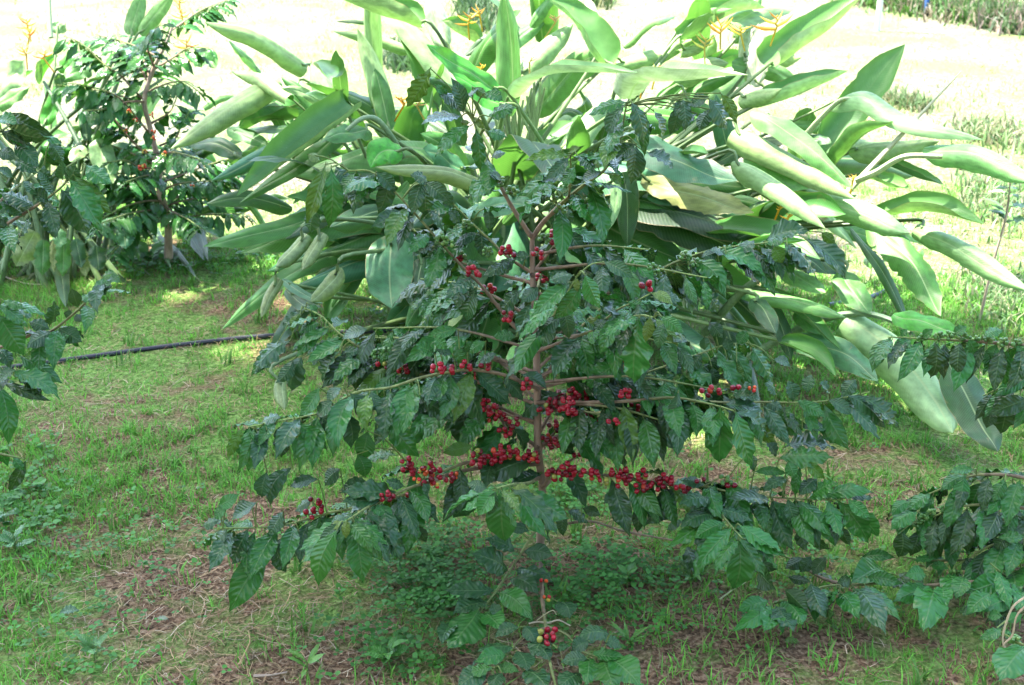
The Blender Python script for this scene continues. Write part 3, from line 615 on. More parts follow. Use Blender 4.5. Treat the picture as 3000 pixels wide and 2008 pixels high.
# ------------------------------------------------------------------ coffee shrubs
LC = {'d': (.006, .046, .028), 'b': (.008, .13, .018), 'y': (.14, .21, .03), 'o': (.07, .17, .012), 'k': (.003, .016, .011), 'p': (.02, .05, .03), 'f': (.016, .12, .012)}  # brighter 'o' puts the glow of backlit leaves into the colour
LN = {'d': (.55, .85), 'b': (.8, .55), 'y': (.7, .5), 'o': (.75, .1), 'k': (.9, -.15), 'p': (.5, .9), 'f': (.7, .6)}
GREEN_T, BROWN_T = np.array([.17, .25, .06]), np.array([.20, .13, .085])
class Shrub:
    def __init__(s, base, label, group='coffee shrubs'):
        s.base = np.array(base, float); s.root = tag(empty('coffee_shrub', s.base), label, 'shrub', group)
        s.br = []; s.front = .006
    def trunk(s, p3, r, col=(.24, .165, .11)):
        mb = MB(); tube(mb, p3, r, col, 10, 40, lump=.18)
        s.tr = child(mb, 'trunk', M_BARK, s.root); s.trp = spline(p3, 60)
    def branch(s, px, Y0, dY, r0=.0048, r1=.0016, woody=.45, n=None):
        m = len(px); p3 = [P(a, b, Y0+dY*i/(m-1), .96) for i, (a, b) in enumerate(px)]
        return s.branch3(p3, r0, r1, woody)
    def branch3(s, p3, r0=.0048, r1=.0016, woody=.45):
        p = spline(p3, 48); mb = MB(); k = min(46, max(2, int(woody*48)))
        tube(mb, p[:k+1], [r0, r0+(r1-r0)*woody], BROWN_T*rng.uniform(.85, 1.2), 7, k+1, BROWN_T*.8+GREEN_T*.2, lump=.25)
        tube(mb, p[k:], [r0+(r1-r0)*woody, r1], BROWN_T*.5+GREEN_T*.5, 6, 48-k, GREEN_T, lump=.15)
        qx, qy, _ = proj(p)
        b = dict(p=p, mb=mb, qx=qx, qy=qy, berries=[], leaves=[]); s.br.append(b); return b
    def nearest(s, x, y):
        best = None
        for b in s.br:
            d = np.hypot(b['qx']-x, b['qy']-y); i = int(d.argmin())
            if best is None or d[i] < best[0]: best = (d[i], b, i)
        return best
    def leaf_px(s, r, bx, by, tx, ty, w, t='d', dy=None):
        b2, t2 = S(r, bx, by), S(r, tx, ty)
        dist, b, i = s.nearest(*b2); a = b['p'][i]
        Y = a[1]+rng.normal(-.015, .015)
        p0 = P(*b2, Y, .96); Lpx = math.hypot(b2[0]-t2[0], b2[1]-t2[1])*mpp(p0)
        dy = rng.uniform(-.45, .12)*Lpx if dy is None else dy
        p1 = P(*t2, p0[1]+dy, .955)
        if dist*mpp(p0) > .012:
            tube(b['mb'], [a, (a+p0)/2+np.array([0, 0, .01]), p0], [.0017, .0013], GREEN_T*.8, 5, 6)
        c, uu = LN[t]; n = nz(nz(EYE-p0)*c+np.array([0, 0, uu])+rng.normal(0, .22, 3))
        x = nz(p1-p0); nn = nz(n-(n@x)*x); vis = abs(nn@nz(EYE-p0))
        W = 1.05*w/Z*mpp(p0)/max(.55, vis)
        s.mk_leaf(b, p0, p1, n, min(W, .52*np.linalg.norm(p1-p0)+.01), t)
    def mk_leaf(s, b, p0, p1, n, W, t, lo=False):
        col = np.array(LC[t])*rng.uniform(.8, 1.25)*np.array([rng.uniform(.85, 1.2), 1, rng.uniform(.85, 1.15)])
        mb = MB(); coffee_leaf(mb, p0, p1, n, W, col, *((12, 5) if lo else (22, 7)))
        q0, q1 = proj(p0), proj(p1); mid = (np.asarray(p0)+p1)/2
        x, y, d = proj(mid); area = math.hypot(q0[0]-q1[0], q0[1]-q1[1])*W/mpp(mid) if -40 < x < 3040 and -40 < y < 2050 else 0
        tube(mb, [p0-(p1-p0)*.04, p0+(p1-p0)*.03], [.0013, .0012], GREEN_T*.8, 5, 3)
        b['leaves'].append((area, mb))
    def leaves(s, txt):
        for ln in txt.replace('\n', ';').split(';'):
            f = ln.split()
            if len(f) < 6: continue
            s.leaf_px(int(f[0]), *map(float, f[1:6]), *(f[6:7] or ['d']))
    def node_leaves(s, b, start=.35, step=.05, prob=.6, L=(.07, .125), types='ddb', lo=False, droop=(.35, 1.15)):
        p = b['p']; seg = np.linalg.norm(np.diff(p, axis=0), axis=1); cum = np.r_[0, np.cumsum(seg)]; tot = cum[-1]
        a = start*tot
        while a < tot:
            i = min(46, int(np.searchsorted(cum, a))); d = nz(p[i+1]-p[i]); sd = nz(np.cross(d, [0, 0, 1.])+1e-6)
            for sg in (-1, 1):
                if rng.random() > prob: continue
                l = rng.uniform(*L)*(1 if a < tot*.85 else .8)
                e = nz(d*rng.uniform(.2, .7)+sd*sg*rng.uniform(.5, 1)-np.array([0, 0, rng.uniform(*droop)]))
                p0 = p[i]+e*.008; p1 = p0+e*l
                if p1[2] < .02: continue
                s.mk_leaf(b, p0, p1, nz(np.array([0, 0, 1.])+.4*sd*sg+rng.normal(0, .25, 3)+nz(EYE-p0)*.25), l*rng.uniform(.31, .40), rng.choice(list(types)), lo)
            a += step*rng.uniform(.8, 1.3)
    def berries(s, r, x, y, n=5, kind='r', size=1.0):
        q = S(r, x, y); dist, b, i = s.nearest(*q); a = b['p'][i]
        c = P(*q, a[1]-s.front, .96) if dist < 60 else a
        n = n if n < 4 else max(3, int(n*.9)); mb = MB(); R = .0062*size if kind == 'r' else .0042*size
        for k in range(n):
            th = rng.uniform(0, 6.28); rr = R*(.95+.42*math.sqrt(k)) if n > 1 else 0
            off = np.array([math.cos(k*2.4+th*.15)*rr*1.25, rng.normal(0, .7)*R, math.sin(k*2.4+th*.15)*rr])
            u = rng.random()
            if kind == 'r': col = (.30, .006, .018) if u < .70 else ((.15, .003, .012) if u < .92 else ((.50, .05, .02) if u < .97 else (.28, .28, .05)))
            elif kind == 'o': col = (.60, .09, .02) if u < .5 else ((.45, .02, .02) if u < .75 else (.5, .38, .05))
            else: col = (.07, .18, .035) if u < .8 else (.13, .24, .05)
            col = np.array(col)*rng.uniform(.8, 1.2); ax = nz(rng.normal(0, 1, 3)); rad = R*rng.uniform(.85, 1.12)
            ball(mb, c+off, rad, col, ax, 1.18)
            ball(mb, c+off+ax*rad*1.12, rad*.2, (.05, .03, .015))
            tube(mb, [a+(c-a)*.3, c+off], [.0012, .001], GREEN_T*.7, 4, 3)
        b['berries'].append((n, mb))
    def done(s, keep=100):
        allv = sorted((a for b in s.br for a, _ in b['leaves']), reverse=True)
        thr = allv[keep-1] if len(allv) >= keep else 0
        rest = MB(); kept = 0
        for b in s.br:
            o = child(b['mb'], 'branch', M_STEM if False else M_BARK, s.root); b['o'] = o
            for a, mb in b['leaves']:
                if a >= max(thr, 1) and kept < keep: child(mb, 'leaf', M_LEAF, s.root, o); kept += 1
                else: rest.merge(mb)
            for n, mb in b['berries']: child(mb, 'berry_cluster', M_BERRY, s.root, o)
        if rest.n: tag(child(rest, 'foliage', M_LEAF, s.root), kind='stuff')
        print('shrub', len(allv), 'leaves', kept, 'kept')

T0 = 2.65
bp_ = P(1583, 1662, y_ground(1662), 1.0)
A = Shrub([bp_[0], bp_[1], float(ground_z(bp_[0], bp_[1]))], 'central coffee shrub bearing many red berry clusters on bare brown branches')
T0 = bp_[1]
A.trunk([np.array([bp_[0], T0, -.03])]+[P(x, y, T0) for x, y in [(1583, 1600), (1586, 1500), (1588, 1420), (1576, 1311), (1575, 1217), (1571, 1012), (1566, 900), (1560, 798), (1559, 696)]], [.0115, .0102, .0096, .0092, .009, .0086, .008, .0072, .0064, .0052])
AB = [
 ([(1559, 696), (1538, 667), (1490, 590), (1453, 517), (1427, 460), (1385, 350)], 0, -.02, .006, .002, .7),
 ([(1559, 700), (1590, 654), (1630, 612), (1667, 577), (1720, 535), (1769, 500), (1810, 430), (1835, 310)], 0, -.06, .006, .002, .35),
 ([(1667, 577), (1672, 510), (1671, 450)], -.03, -.05, .003, .0015, .0),
 ([(1565, 1015), (1512, 962), (1474, 918), (1410, 837), (1363, 790), (1299, 721), (1210, 620), (1100, 510), (1020, 500)], -.01, .05, .0048, .002, .6),
 ([(1558, 805), (1555, 798), (1487, 753), (1436, 704), (1397, 668), (1330, 600)], -.01, .10, .0045, .0018, .5),
 ([(1560, 810), (1568, 792), (1624, 721), (1641, 687), (1660, 610)], -.01, .08, .0045, .0018, .8),
 ([(1572, 1150), (1592, 1110), (1654, 1020), (1720, 940), (1800, 870)], -.01, .16, .0048, .002, .7),
 ([(1571, 1030), (1590, 1020), (1637, 978), (1690, 950)], -.01, .12, .0045, .002, .8),
 ([(1572, 1140), (1568, 1136), (1470, 1097), (1385, 1084), (1325, 1089), (1231, 1108), (1141, 1136), (1043, 1150), (940, 1208), (830, 1232), (726, 1252)], -.015, -.20, .005, .0015, .35),
 ([(1570, 1120), (1420, 1120), (1235, 1097), (1107, 1050), (1000, 982), (940, 926), (889, 901)], .01, .22, .0048, .0016, .3),
 ([(1575, 1210), (1611, 1187), (1675, 1149), (1726, 1136), (1769, 1131), (1900, 1090), (2038, 1042), (2107, 1016), (2179, 1003)], -.01, .12, .005, .0016, .45),
 ([(1577, 1315), (1582, 1307), (1649, 1268), (1684, 1247), (1748, 1226), (1829, 1200), (1863, 1191), (1980, 1175)], -.01, .08, .0048, .0016, .7),
 ([(1577, 1330), (1594, 1300), (1632, 1260), (1684, 1183), (1720, 1110)], -.015, .16, .0048, .0016, .7),
 ([(1588, 1430), (1607, 1415), (1640, 1370), (1692, 1337), (1752, 1290), (1799, 1251), (1850, 1215)], -.01, .12, .0046, .0016, .8),
 ([(1576, 1312), (1564, 1303), (1500, 1251), (1461, 1221), (1419, 1191), (1350, 1160)], -.015, .10, .0048, .0016, .8),
 ([(1468, 1228), (1480, 1250), (1495, 1275)], .03, -.03, .0035, .0025, 1.0),
 ([(1577, 1348), (1449, 1344), (1363, 1357), (1316, 1374), (1250, 1390), (1192, 1353), (1160, 1320)], -.01, -.12, .005, .0018, .4),
 ([(1580, 1360), (1420, 1370), (1300, 1395), (1184, 1450), (1107, 1468), (1030, 1490), (953, 1505), (870, 1530), (782, 1545), (620, 1549)], -.01, -.25, .005, .0015, .3),
 ([(1587, 1425), (1598, 1417), (1611, 1391), (1684, 1383), (1790, 1395), (1897, 1410), (2000, 1425), (2064, 1425), (2130, 1440), (2239, 1455), (2385, 1464), (2461, 1464)], -.01, -.16, .005, .0016, .45),
 ([(2064, 1425), (2100, 1405), (2140, 1392)], -.11, -.02, .002, .0012, .0),
 ([(1590, 1550), (1611, 1545), (1726, 1528), (1833, 1558), (2000, 1588), (2080, 1600)], 0, .12, .0042, .002, 1.0),
 ([(1564, 855), (1640, 880), (1750, 870), (1858, 830), (1910, 802), (2000, 760), (2100, 730), (2240, 712), (2300, 700)], -.01, .12, .0046, .0015, .3),
 ([(1570, 1010), (1600, 960), (1650, 880), (1690, 812)], -.015, -.30, .0045, .0016, .3),
 ([(1571, 1030), (1680, 990), (1790, 950), (1870, 925), (1915, 930)], -.015, -.36, .0045, .0016, .3),
 ([(1740, 965), (1808, 909), (1860, 885), (1910, 858)], -.2, -.05, .0025, .0012, .0),
 ([(1573, 1180), (1720, 1180), (1850, 1175), (1960, 1165), (2034, 1174), (2107, 1191), (2150, 1204)], -.01, -.22, .005, .0016, .4),
 ([(2034, 1174), (2140, 1180), (2239, 1178), (2330, 1180), (2427, 1174), (2547, 1149)], -.12, .06, .003, .0014, .1),
 ([(1950, 1415), (2064, 1464), (2110, 1505), (2145, 1545), (2175, 1578)], -.09, -.26, .0035, .0016, .2),
 ([(1580, 1400), (1550, 1415), (1500, 1420), (1453, 1432)], -.015, -.45, .0046, .0018, .2),
 ([(1300, 1400), (1200, 1430), (1090, 1480), (1040, 1510), (1010, 1530)], -.1, -.36, .004, .0016, .2),
 ([(1582, 1545), (1564, 1562), (1504, 1656), (1453, 1733), (1402, 1797), (1380, 1830)], -.02, -.22, .004, .0016, .1),
 ([(1583, 1650), (1590, 1767), (1598, 1831), (1611, 1938), (1628, 2010), (1635, 2050)], -.03, -.40, .005, .0025, .3),
 ([(1600, 1835), (1660, 1860), (1710, 1910), (1770, 1930), (1780, 1935)], -.18, -.18, .003, .0015, .1),
 ([(1600, 1840), (1540, 1860), (1490, 1912), (1452, 1955), (1440, 1975)], -.18, -.18, .003, .0015, .1),
 ([(1560, 830), (1450, 800), (1330, 760), (1230, 690), (1150, 600)], .01, .18, .0044, .0015, .5),
]
for px, y0, dY, r0, r1, wd in AB: A.branch(px, T0+y0, dY, r0, r1, wd)
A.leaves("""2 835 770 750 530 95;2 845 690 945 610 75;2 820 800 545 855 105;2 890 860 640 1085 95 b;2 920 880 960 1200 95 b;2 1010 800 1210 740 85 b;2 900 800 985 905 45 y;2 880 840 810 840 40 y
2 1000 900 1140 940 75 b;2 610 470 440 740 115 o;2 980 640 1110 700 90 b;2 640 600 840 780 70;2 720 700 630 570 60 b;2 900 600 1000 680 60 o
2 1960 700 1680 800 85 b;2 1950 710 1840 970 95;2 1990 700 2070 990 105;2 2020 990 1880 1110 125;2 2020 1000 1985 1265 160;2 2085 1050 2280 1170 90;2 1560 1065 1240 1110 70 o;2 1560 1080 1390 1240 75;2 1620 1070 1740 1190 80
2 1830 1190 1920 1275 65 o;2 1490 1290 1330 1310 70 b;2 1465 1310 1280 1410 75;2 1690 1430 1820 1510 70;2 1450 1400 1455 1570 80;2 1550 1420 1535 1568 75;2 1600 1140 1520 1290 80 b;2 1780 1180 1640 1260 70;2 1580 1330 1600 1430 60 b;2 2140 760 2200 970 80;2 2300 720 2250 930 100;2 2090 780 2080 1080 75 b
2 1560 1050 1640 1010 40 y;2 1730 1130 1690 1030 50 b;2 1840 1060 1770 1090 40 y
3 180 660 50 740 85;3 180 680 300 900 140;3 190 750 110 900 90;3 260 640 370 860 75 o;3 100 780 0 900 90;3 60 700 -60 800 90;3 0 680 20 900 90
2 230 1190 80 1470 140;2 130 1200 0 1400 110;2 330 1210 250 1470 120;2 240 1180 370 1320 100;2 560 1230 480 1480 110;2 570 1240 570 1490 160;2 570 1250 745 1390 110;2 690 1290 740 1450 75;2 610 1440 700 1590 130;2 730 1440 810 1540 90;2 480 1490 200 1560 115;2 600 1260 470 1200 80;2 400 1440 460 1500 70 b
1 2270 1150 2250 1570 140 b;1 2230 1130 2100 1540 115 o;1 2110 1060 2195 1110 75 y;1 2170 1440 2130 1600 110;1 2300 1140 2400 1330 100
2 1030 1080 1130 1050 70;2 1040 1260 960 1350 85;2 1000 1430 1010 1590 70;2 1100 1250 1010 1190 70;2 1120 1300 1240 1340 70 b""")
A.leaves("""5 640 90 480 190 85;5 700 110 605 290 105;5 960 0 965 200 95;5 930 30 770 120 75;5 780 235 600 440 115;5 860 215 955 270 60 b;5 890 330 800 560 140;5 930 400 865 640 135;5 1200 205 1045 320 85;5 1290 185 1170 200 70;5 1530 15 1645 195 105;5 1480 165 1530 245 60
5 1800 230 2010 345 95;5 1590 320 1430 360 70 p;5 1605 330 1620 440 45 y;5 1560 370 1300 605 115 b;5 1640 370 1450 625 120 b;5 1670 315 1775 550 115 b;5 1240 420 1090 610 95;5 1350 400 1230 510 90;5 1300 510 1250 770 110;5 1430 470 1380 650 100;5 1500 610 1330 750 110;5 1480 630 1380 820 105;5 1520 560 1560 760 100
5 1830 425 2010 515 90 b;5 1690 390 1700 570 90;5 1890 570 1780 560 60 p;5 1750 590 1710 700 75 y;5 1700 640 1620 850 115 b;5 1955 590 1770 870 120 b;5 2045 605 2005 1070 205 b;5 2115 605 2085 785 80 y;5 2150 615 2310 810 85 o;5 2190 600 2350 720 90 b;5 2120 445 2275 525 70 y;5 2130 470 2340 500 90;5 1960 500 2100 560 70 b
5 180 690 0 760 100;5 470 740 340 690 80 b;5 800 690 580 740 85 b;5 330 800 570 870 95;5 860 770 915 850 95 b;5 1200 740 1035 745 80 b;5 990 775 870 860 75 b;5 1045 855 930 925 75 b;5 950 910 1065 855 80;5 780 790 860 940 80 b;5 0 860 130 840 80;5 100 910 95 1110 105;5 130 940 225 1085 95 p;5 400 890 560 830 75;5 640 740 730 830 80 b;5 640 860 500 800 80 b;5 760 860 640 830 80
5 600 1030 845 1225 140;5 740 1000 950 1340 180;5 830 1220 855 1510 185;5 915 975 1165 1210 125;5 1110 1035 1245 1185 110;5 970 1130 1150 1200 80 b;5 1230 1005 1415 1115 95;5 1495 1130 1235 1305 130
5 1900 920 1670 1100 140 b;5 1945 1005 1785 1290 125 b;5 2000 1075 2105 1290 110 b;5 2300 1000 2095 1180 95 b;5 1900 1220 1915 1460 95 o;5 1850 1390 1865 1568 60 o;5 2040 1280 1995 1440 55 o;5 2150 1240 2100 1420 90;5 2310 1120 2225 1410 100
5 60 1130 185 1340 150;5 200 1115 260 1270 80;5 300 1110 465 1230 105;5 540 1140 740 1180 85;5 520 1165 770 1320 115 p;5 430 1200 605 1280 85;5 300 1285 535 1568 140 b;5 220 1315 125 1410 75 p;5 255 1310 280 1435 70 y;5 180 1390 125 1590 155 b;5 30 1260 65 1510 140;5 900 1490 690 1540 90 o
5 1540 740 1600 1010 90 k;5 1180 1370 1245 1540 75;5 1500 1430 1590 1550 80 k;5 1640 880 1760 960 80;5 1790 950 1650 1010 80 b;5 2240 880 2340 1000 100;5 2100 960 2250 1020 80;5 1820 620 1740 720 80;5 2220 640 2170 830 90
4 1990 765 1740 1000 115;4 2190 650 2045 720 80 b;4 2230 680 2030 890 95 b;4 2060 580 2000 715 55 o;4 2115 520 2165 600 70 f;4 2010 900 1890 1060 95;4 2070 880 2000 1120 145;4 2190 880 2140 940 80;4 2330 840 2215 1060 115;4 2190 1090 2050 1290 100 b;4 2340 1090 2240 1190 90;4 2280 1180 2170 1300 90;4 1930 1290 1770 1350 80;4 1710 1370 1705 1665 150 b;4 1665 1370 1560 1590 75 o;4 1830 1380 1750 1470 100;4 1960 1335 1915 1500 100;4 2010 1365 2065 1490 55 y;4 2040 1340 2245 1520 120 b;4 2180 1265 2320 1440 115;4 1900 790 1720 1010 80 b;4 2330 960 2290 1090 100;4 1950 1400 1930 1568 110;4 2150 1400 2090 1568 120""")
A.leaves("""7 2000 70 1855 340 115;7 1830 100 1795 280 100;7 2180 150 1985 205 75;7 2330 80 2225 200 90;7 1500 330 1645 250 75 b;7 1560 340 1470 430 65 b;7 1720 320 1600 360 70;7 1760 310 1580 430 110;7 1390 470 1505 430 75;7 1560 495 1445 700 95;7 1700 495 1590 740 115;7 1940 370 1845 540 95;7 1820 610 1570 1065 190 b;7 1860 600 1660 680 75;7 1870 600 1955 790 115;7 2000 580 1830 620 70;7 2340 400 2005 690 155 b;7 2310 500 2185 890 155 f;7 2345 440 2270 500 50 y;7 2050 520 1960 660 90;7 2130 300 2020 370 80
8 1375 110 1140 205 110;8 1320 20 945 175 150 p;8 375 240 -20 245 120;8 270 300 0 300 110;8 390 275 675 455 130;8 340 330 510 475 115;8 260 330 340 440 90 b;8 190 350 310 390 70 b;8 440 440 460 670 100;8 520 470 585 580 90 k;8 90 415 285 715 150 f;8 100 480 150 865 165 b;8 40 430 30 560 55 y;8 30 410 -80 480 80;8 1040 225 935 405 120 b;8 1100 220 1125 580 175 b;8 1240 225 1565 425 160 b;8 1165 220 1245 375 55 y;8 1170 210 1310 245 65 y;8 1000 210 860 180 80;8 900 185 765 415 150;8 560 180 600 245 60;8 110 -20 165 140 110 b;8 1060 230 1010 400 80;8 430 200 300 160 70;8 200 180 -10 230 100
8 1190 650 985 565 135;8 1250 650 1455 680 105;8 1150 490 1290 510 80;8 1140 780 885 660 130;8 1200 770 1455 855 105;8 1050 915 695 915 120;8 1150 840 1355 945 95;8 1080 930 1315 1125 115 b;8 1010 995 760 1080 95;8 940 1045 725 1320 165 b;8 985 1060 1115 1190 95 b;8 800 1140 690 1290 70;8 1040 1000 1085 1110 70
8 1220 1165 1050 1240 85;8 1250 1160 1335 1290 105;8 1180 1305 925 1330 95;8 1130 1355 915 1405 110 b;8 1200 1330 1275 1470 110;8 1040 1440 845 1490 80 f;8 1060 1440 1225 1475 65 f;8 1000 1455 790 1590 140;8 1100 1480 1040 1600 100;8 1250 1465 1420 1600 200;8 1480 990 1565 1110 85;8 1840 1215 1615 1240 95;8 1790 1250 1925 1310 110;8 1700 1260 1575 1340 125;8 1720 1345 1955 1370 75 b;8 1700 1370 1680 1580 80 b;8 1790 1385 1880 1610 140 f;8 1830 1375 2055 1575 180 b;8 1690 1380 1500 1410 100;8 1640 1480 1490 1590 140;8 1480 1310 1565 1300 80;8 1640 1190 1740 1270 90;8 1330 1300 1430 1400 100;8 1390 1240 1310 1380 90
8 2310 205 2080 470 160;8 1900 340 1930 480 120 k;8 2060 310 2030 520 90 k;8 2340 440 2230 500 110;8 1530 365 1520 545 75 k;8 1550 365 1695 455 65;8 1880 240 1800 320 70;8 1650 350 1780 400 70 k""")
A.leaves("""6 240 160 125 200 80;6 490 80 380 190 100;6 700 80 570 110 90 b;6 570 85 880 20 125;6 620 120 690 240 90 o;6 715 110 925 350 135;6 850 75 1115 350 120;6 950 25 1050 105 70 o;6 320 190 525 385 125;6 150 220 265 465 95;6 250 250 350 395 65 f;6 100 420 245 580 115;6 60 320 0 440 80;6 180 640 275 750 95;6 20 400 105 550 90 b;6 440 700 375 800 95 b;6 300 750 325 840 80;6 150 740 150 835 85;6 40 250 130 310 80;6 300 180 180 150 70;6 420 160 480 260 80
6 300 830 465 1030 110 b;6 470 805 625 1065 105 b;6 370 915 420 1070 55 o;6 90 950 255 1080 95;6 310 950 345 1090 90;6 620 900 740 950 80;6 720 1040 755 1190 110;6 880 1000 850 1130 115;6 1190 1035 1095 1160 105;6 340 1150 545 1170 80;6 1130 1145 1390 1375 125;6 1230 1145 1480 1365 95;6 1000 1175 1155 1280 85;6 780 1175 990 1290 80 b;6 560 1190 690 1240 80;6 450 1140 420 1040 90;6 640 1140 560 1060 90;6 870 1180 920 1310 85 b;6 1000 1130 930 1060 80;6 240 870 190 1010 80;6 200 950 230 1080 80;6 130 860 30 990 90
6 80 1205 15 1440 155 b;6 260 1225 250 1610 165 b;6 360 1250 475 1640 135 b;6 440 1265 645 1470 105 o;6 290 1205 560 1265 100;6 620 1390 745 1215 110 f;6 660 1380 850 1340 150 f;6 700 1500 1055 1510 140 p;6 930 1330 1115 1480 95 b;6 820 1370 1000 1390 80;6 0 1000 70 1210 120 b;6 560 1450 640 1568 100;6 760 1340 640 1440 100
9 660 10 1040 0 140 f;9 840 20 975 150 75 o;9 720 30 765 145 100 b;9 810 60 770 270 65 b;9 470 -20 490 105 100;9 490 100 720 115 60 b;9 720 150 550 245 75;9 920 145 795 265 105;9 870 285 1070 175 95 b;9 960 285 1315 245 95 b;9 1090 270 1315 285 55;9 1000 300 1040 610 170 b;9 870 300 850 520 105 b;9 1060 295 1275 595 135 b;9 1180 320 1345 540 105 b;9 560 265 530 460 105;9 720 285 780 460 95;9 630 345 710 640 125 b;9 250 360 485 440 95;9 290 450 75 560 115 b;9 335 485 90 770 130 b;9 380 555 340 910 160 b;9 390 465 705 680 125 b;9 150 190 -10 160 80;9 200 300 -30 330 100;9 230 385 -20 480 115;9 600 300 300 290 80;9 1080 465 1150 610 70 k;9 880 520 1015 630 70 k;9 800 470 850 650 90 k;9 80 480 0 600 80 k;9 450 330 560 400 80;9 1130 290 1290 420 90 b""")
A.front = .03
for i in range(13):
    az = rng.uniform(-.6, 2.1); z0 = rng.uniform(.28, .85); p0 = np.array([float(np.interp(z0, A.trp[:, 2], A.trp[:, 0])), T0, z0]); l = rng.uniform(.3, .5)*(1.2-.5*z0)
    dr = np.array([math.cos(az), math.sin(az)*.8, .15]); A.branch3([p0, p0+dr*l*.5, p0+dr*l-[0, 0, .12*l]], .0042, .0015, .4)
for i in range(9):
    az = rng.uniform(1.7, 2.9); z0 = rng.uniform(.28, .72); p0 = np.array([float(np.interp(z0, A.trp[:, 2], A.trp[:, 0])), T0, z0]); l = rng.uniform(.35, .6)*(1.2-.5*z0)
    dr = np.array([math.cos(az), math.sin(az)*.8, .12]); A.branch3([p0, p0+dr*l*.5, p0+dr*l-[0, 0, .12*l]], .0042, .0015, .4)
for b in A.br[35:]: A.node_leaves(b, .3, .036, .85, (.085, .14), 'bbdkkf')  # darker greens mixed in carry the shade among inner branches
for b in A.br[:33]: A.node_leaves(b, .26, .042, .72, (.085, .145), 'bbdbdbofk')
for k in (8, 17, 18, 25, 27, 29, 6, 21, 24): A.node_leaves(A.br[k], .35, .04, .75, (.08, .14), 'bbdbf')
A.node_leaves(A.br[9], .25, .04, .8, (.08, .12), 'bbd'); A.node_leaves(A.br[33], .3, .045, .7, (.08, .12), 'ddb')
for q in ["5 785 200 7", "5 905 300 8", "5 1005 415 7", "5 1140 600 6", "5 1130 145 6", "5 1160 180 5", "5 1465 60 8", "5 1525 100 3", "5 1350 175 5", "5 1375 330 7", "5 1510 840 6", "5 1530 870 3", "5 660 960 6", "5 735 970 5", "5 855 950 5", "5 885 1005 4", "5 990 945 5", "5 1280 1070 6", "5 715 1110 4", "5 280 935 4", "5 430 965 6", "5 1905 840 6 o", "5 1915 920 5",
          "5 1395 1240 7", "5 1450 1195 9", "5 1500 1150 9", "5 1545 1200 8", "5 1590 1130 9", "5 1640 1080 9", "5 1640 1150 7", "5 1720 1115 6", "5 1540 1245 7", "5 1585 1270 5", "5 1690 1295 5", "5 1730 1330 4", "5 1855 1270 5", "5 1865 1320 4", "5 1955 1125 6", "5 2015 1220 4", "5 1455 1350 5", "5 1510 1370 6", "5 1560 1400 7", "5 1405 1440 5", "5 1460 1480 6", "5 1620 1560 2",
          "5 1000 1210 8", "5 1050 1240 8", "5 1040 1290 8", "5 1100 1290 5", "5 1185 1320 4", "5 1150 1370 5", "5 1110 1400 3", "5 940 1545 7", "5 1075 1520 7", "5 1140 1530 8", "5 1190 1545 6", "5 1290 1560 7", "5 2030 320 6", "5 2030 395 5", "5 2090 400 5", "8 930 40 6", "8 1010 25 7", "8 1080 5 7", "8 1320 5 6", "8 450 20 4", "8 455 80 5", "8 480 100 3", "8 560 100 7 o", "8 600 70 6", "8 660 110 6", "8 600 170 6", "8 640 190 4 o", "8 750 150 5", "8 780 120 3 o", "8 520 155 3 o", "8 310 265 7", "8 490 245 5", "8 550 215 3",
          "8 1450 115 9", "8 1500 120 7", "8 1555 75 8", "8 1575 130 5", "8 1635 100 4", "8 1695 95 3", "8 1740 125 6", "8 1800 155 4", "8 1890 110 8", "8 1935 110 7", "8 1925 165 6", "8 2015 140 7", "8 2065 125 6", "8 2050 195 7", "8 2160 190 7", "8 2210 145 6", "8 2245 165 5", "8 2330 215 4", "9 130 160 2", "9 20 210 3", "9 335 205 2", "6 165 1110 3", "6 225 1110 4", "6 370 1110 4", "6 480 1095 3 o", "7 2160 300 3", "7 2180 350 5", "7 2125 385 5", "8 1365 1215 6", "8 1445 1190 4", "8 1440 1245 6", "8 1390 1265 4", "8 1390 850 2 o", "8 1410 960 4 o", "5 1440 1450 3"]:
    f = q.split(); A.berries(int(f[0]), float(f[1]), float(f[2]), int(f[3]), *(f[4:5] or ['r']))
for q in ["5 690 75 14", "5 740 100 8", "5 830 190 5", "5 2170 290 14", "5 2140 270 8", "5 250 860 14", "5 310 850 14", "5 370 1040 14", "5 400 1060 8", "5 1190 605 3", "5 1390 70 10", "5 1000 160 10", "6 20 190 8", "6 90 230 7", "9 290 150 6", "9 320 190 5", "8 640 130 4", "2 1170 1310 8", "2 1090 1250 6", "2 1440 1360 7", "2 1700 1390 8", "2 860 1540 9", "2 1500 1440 8"]:
    f = q.split(); A.berries(int(f[0]), float(f[1]), float(f[2]), int(f[3]), 'g', 1.1)
A.done()
# --- coffee shrub whose trunk stands just outside the left edge
def gpt(x, y): return np.array([x, y, float(ground_z(x, y))])
B = Shrub(gpt(-1.62, 2.75), 'dark leaved coffee shrub without fruit, cut off by the left edge of the picture')
B.trunk([B.base-[0, 0, .03], B.base+[.02, 0, .35], B.base+[-.01, .02, .75], B.base+[.01, .02, 1.12]], [.017, .014, .011, .005])
for px, Y0, dY in [([(-160, 780), (0, 670), (94, 611), (167, 560), (214, 513), (240, 500)], 2.75, .05), ([(-150, 560), (-60, 430), (10, 380), (60, 350)], 2.75, .2), ([(-150, 1080), (20, 1010), (110, 975), (150, 970), (222, 914), (273, 862), (316, 815), (330, 800)], 2.75, -.05),
                   ([(-150, 1100), (-60, 1080), (0, 1085), (40, 1100)], 2.75, -.25), ([(-150, 900), (-60, 890), (0, 900)], 2.75, -.2), ([(-120, 700), (0, 590), (60, 540), (130, 490)], 2.75, .25), ([(-150, 1300), (0, 1330), (70, 1345)], 2.75, .1)]:
    B.branch(px, Y0, dY)
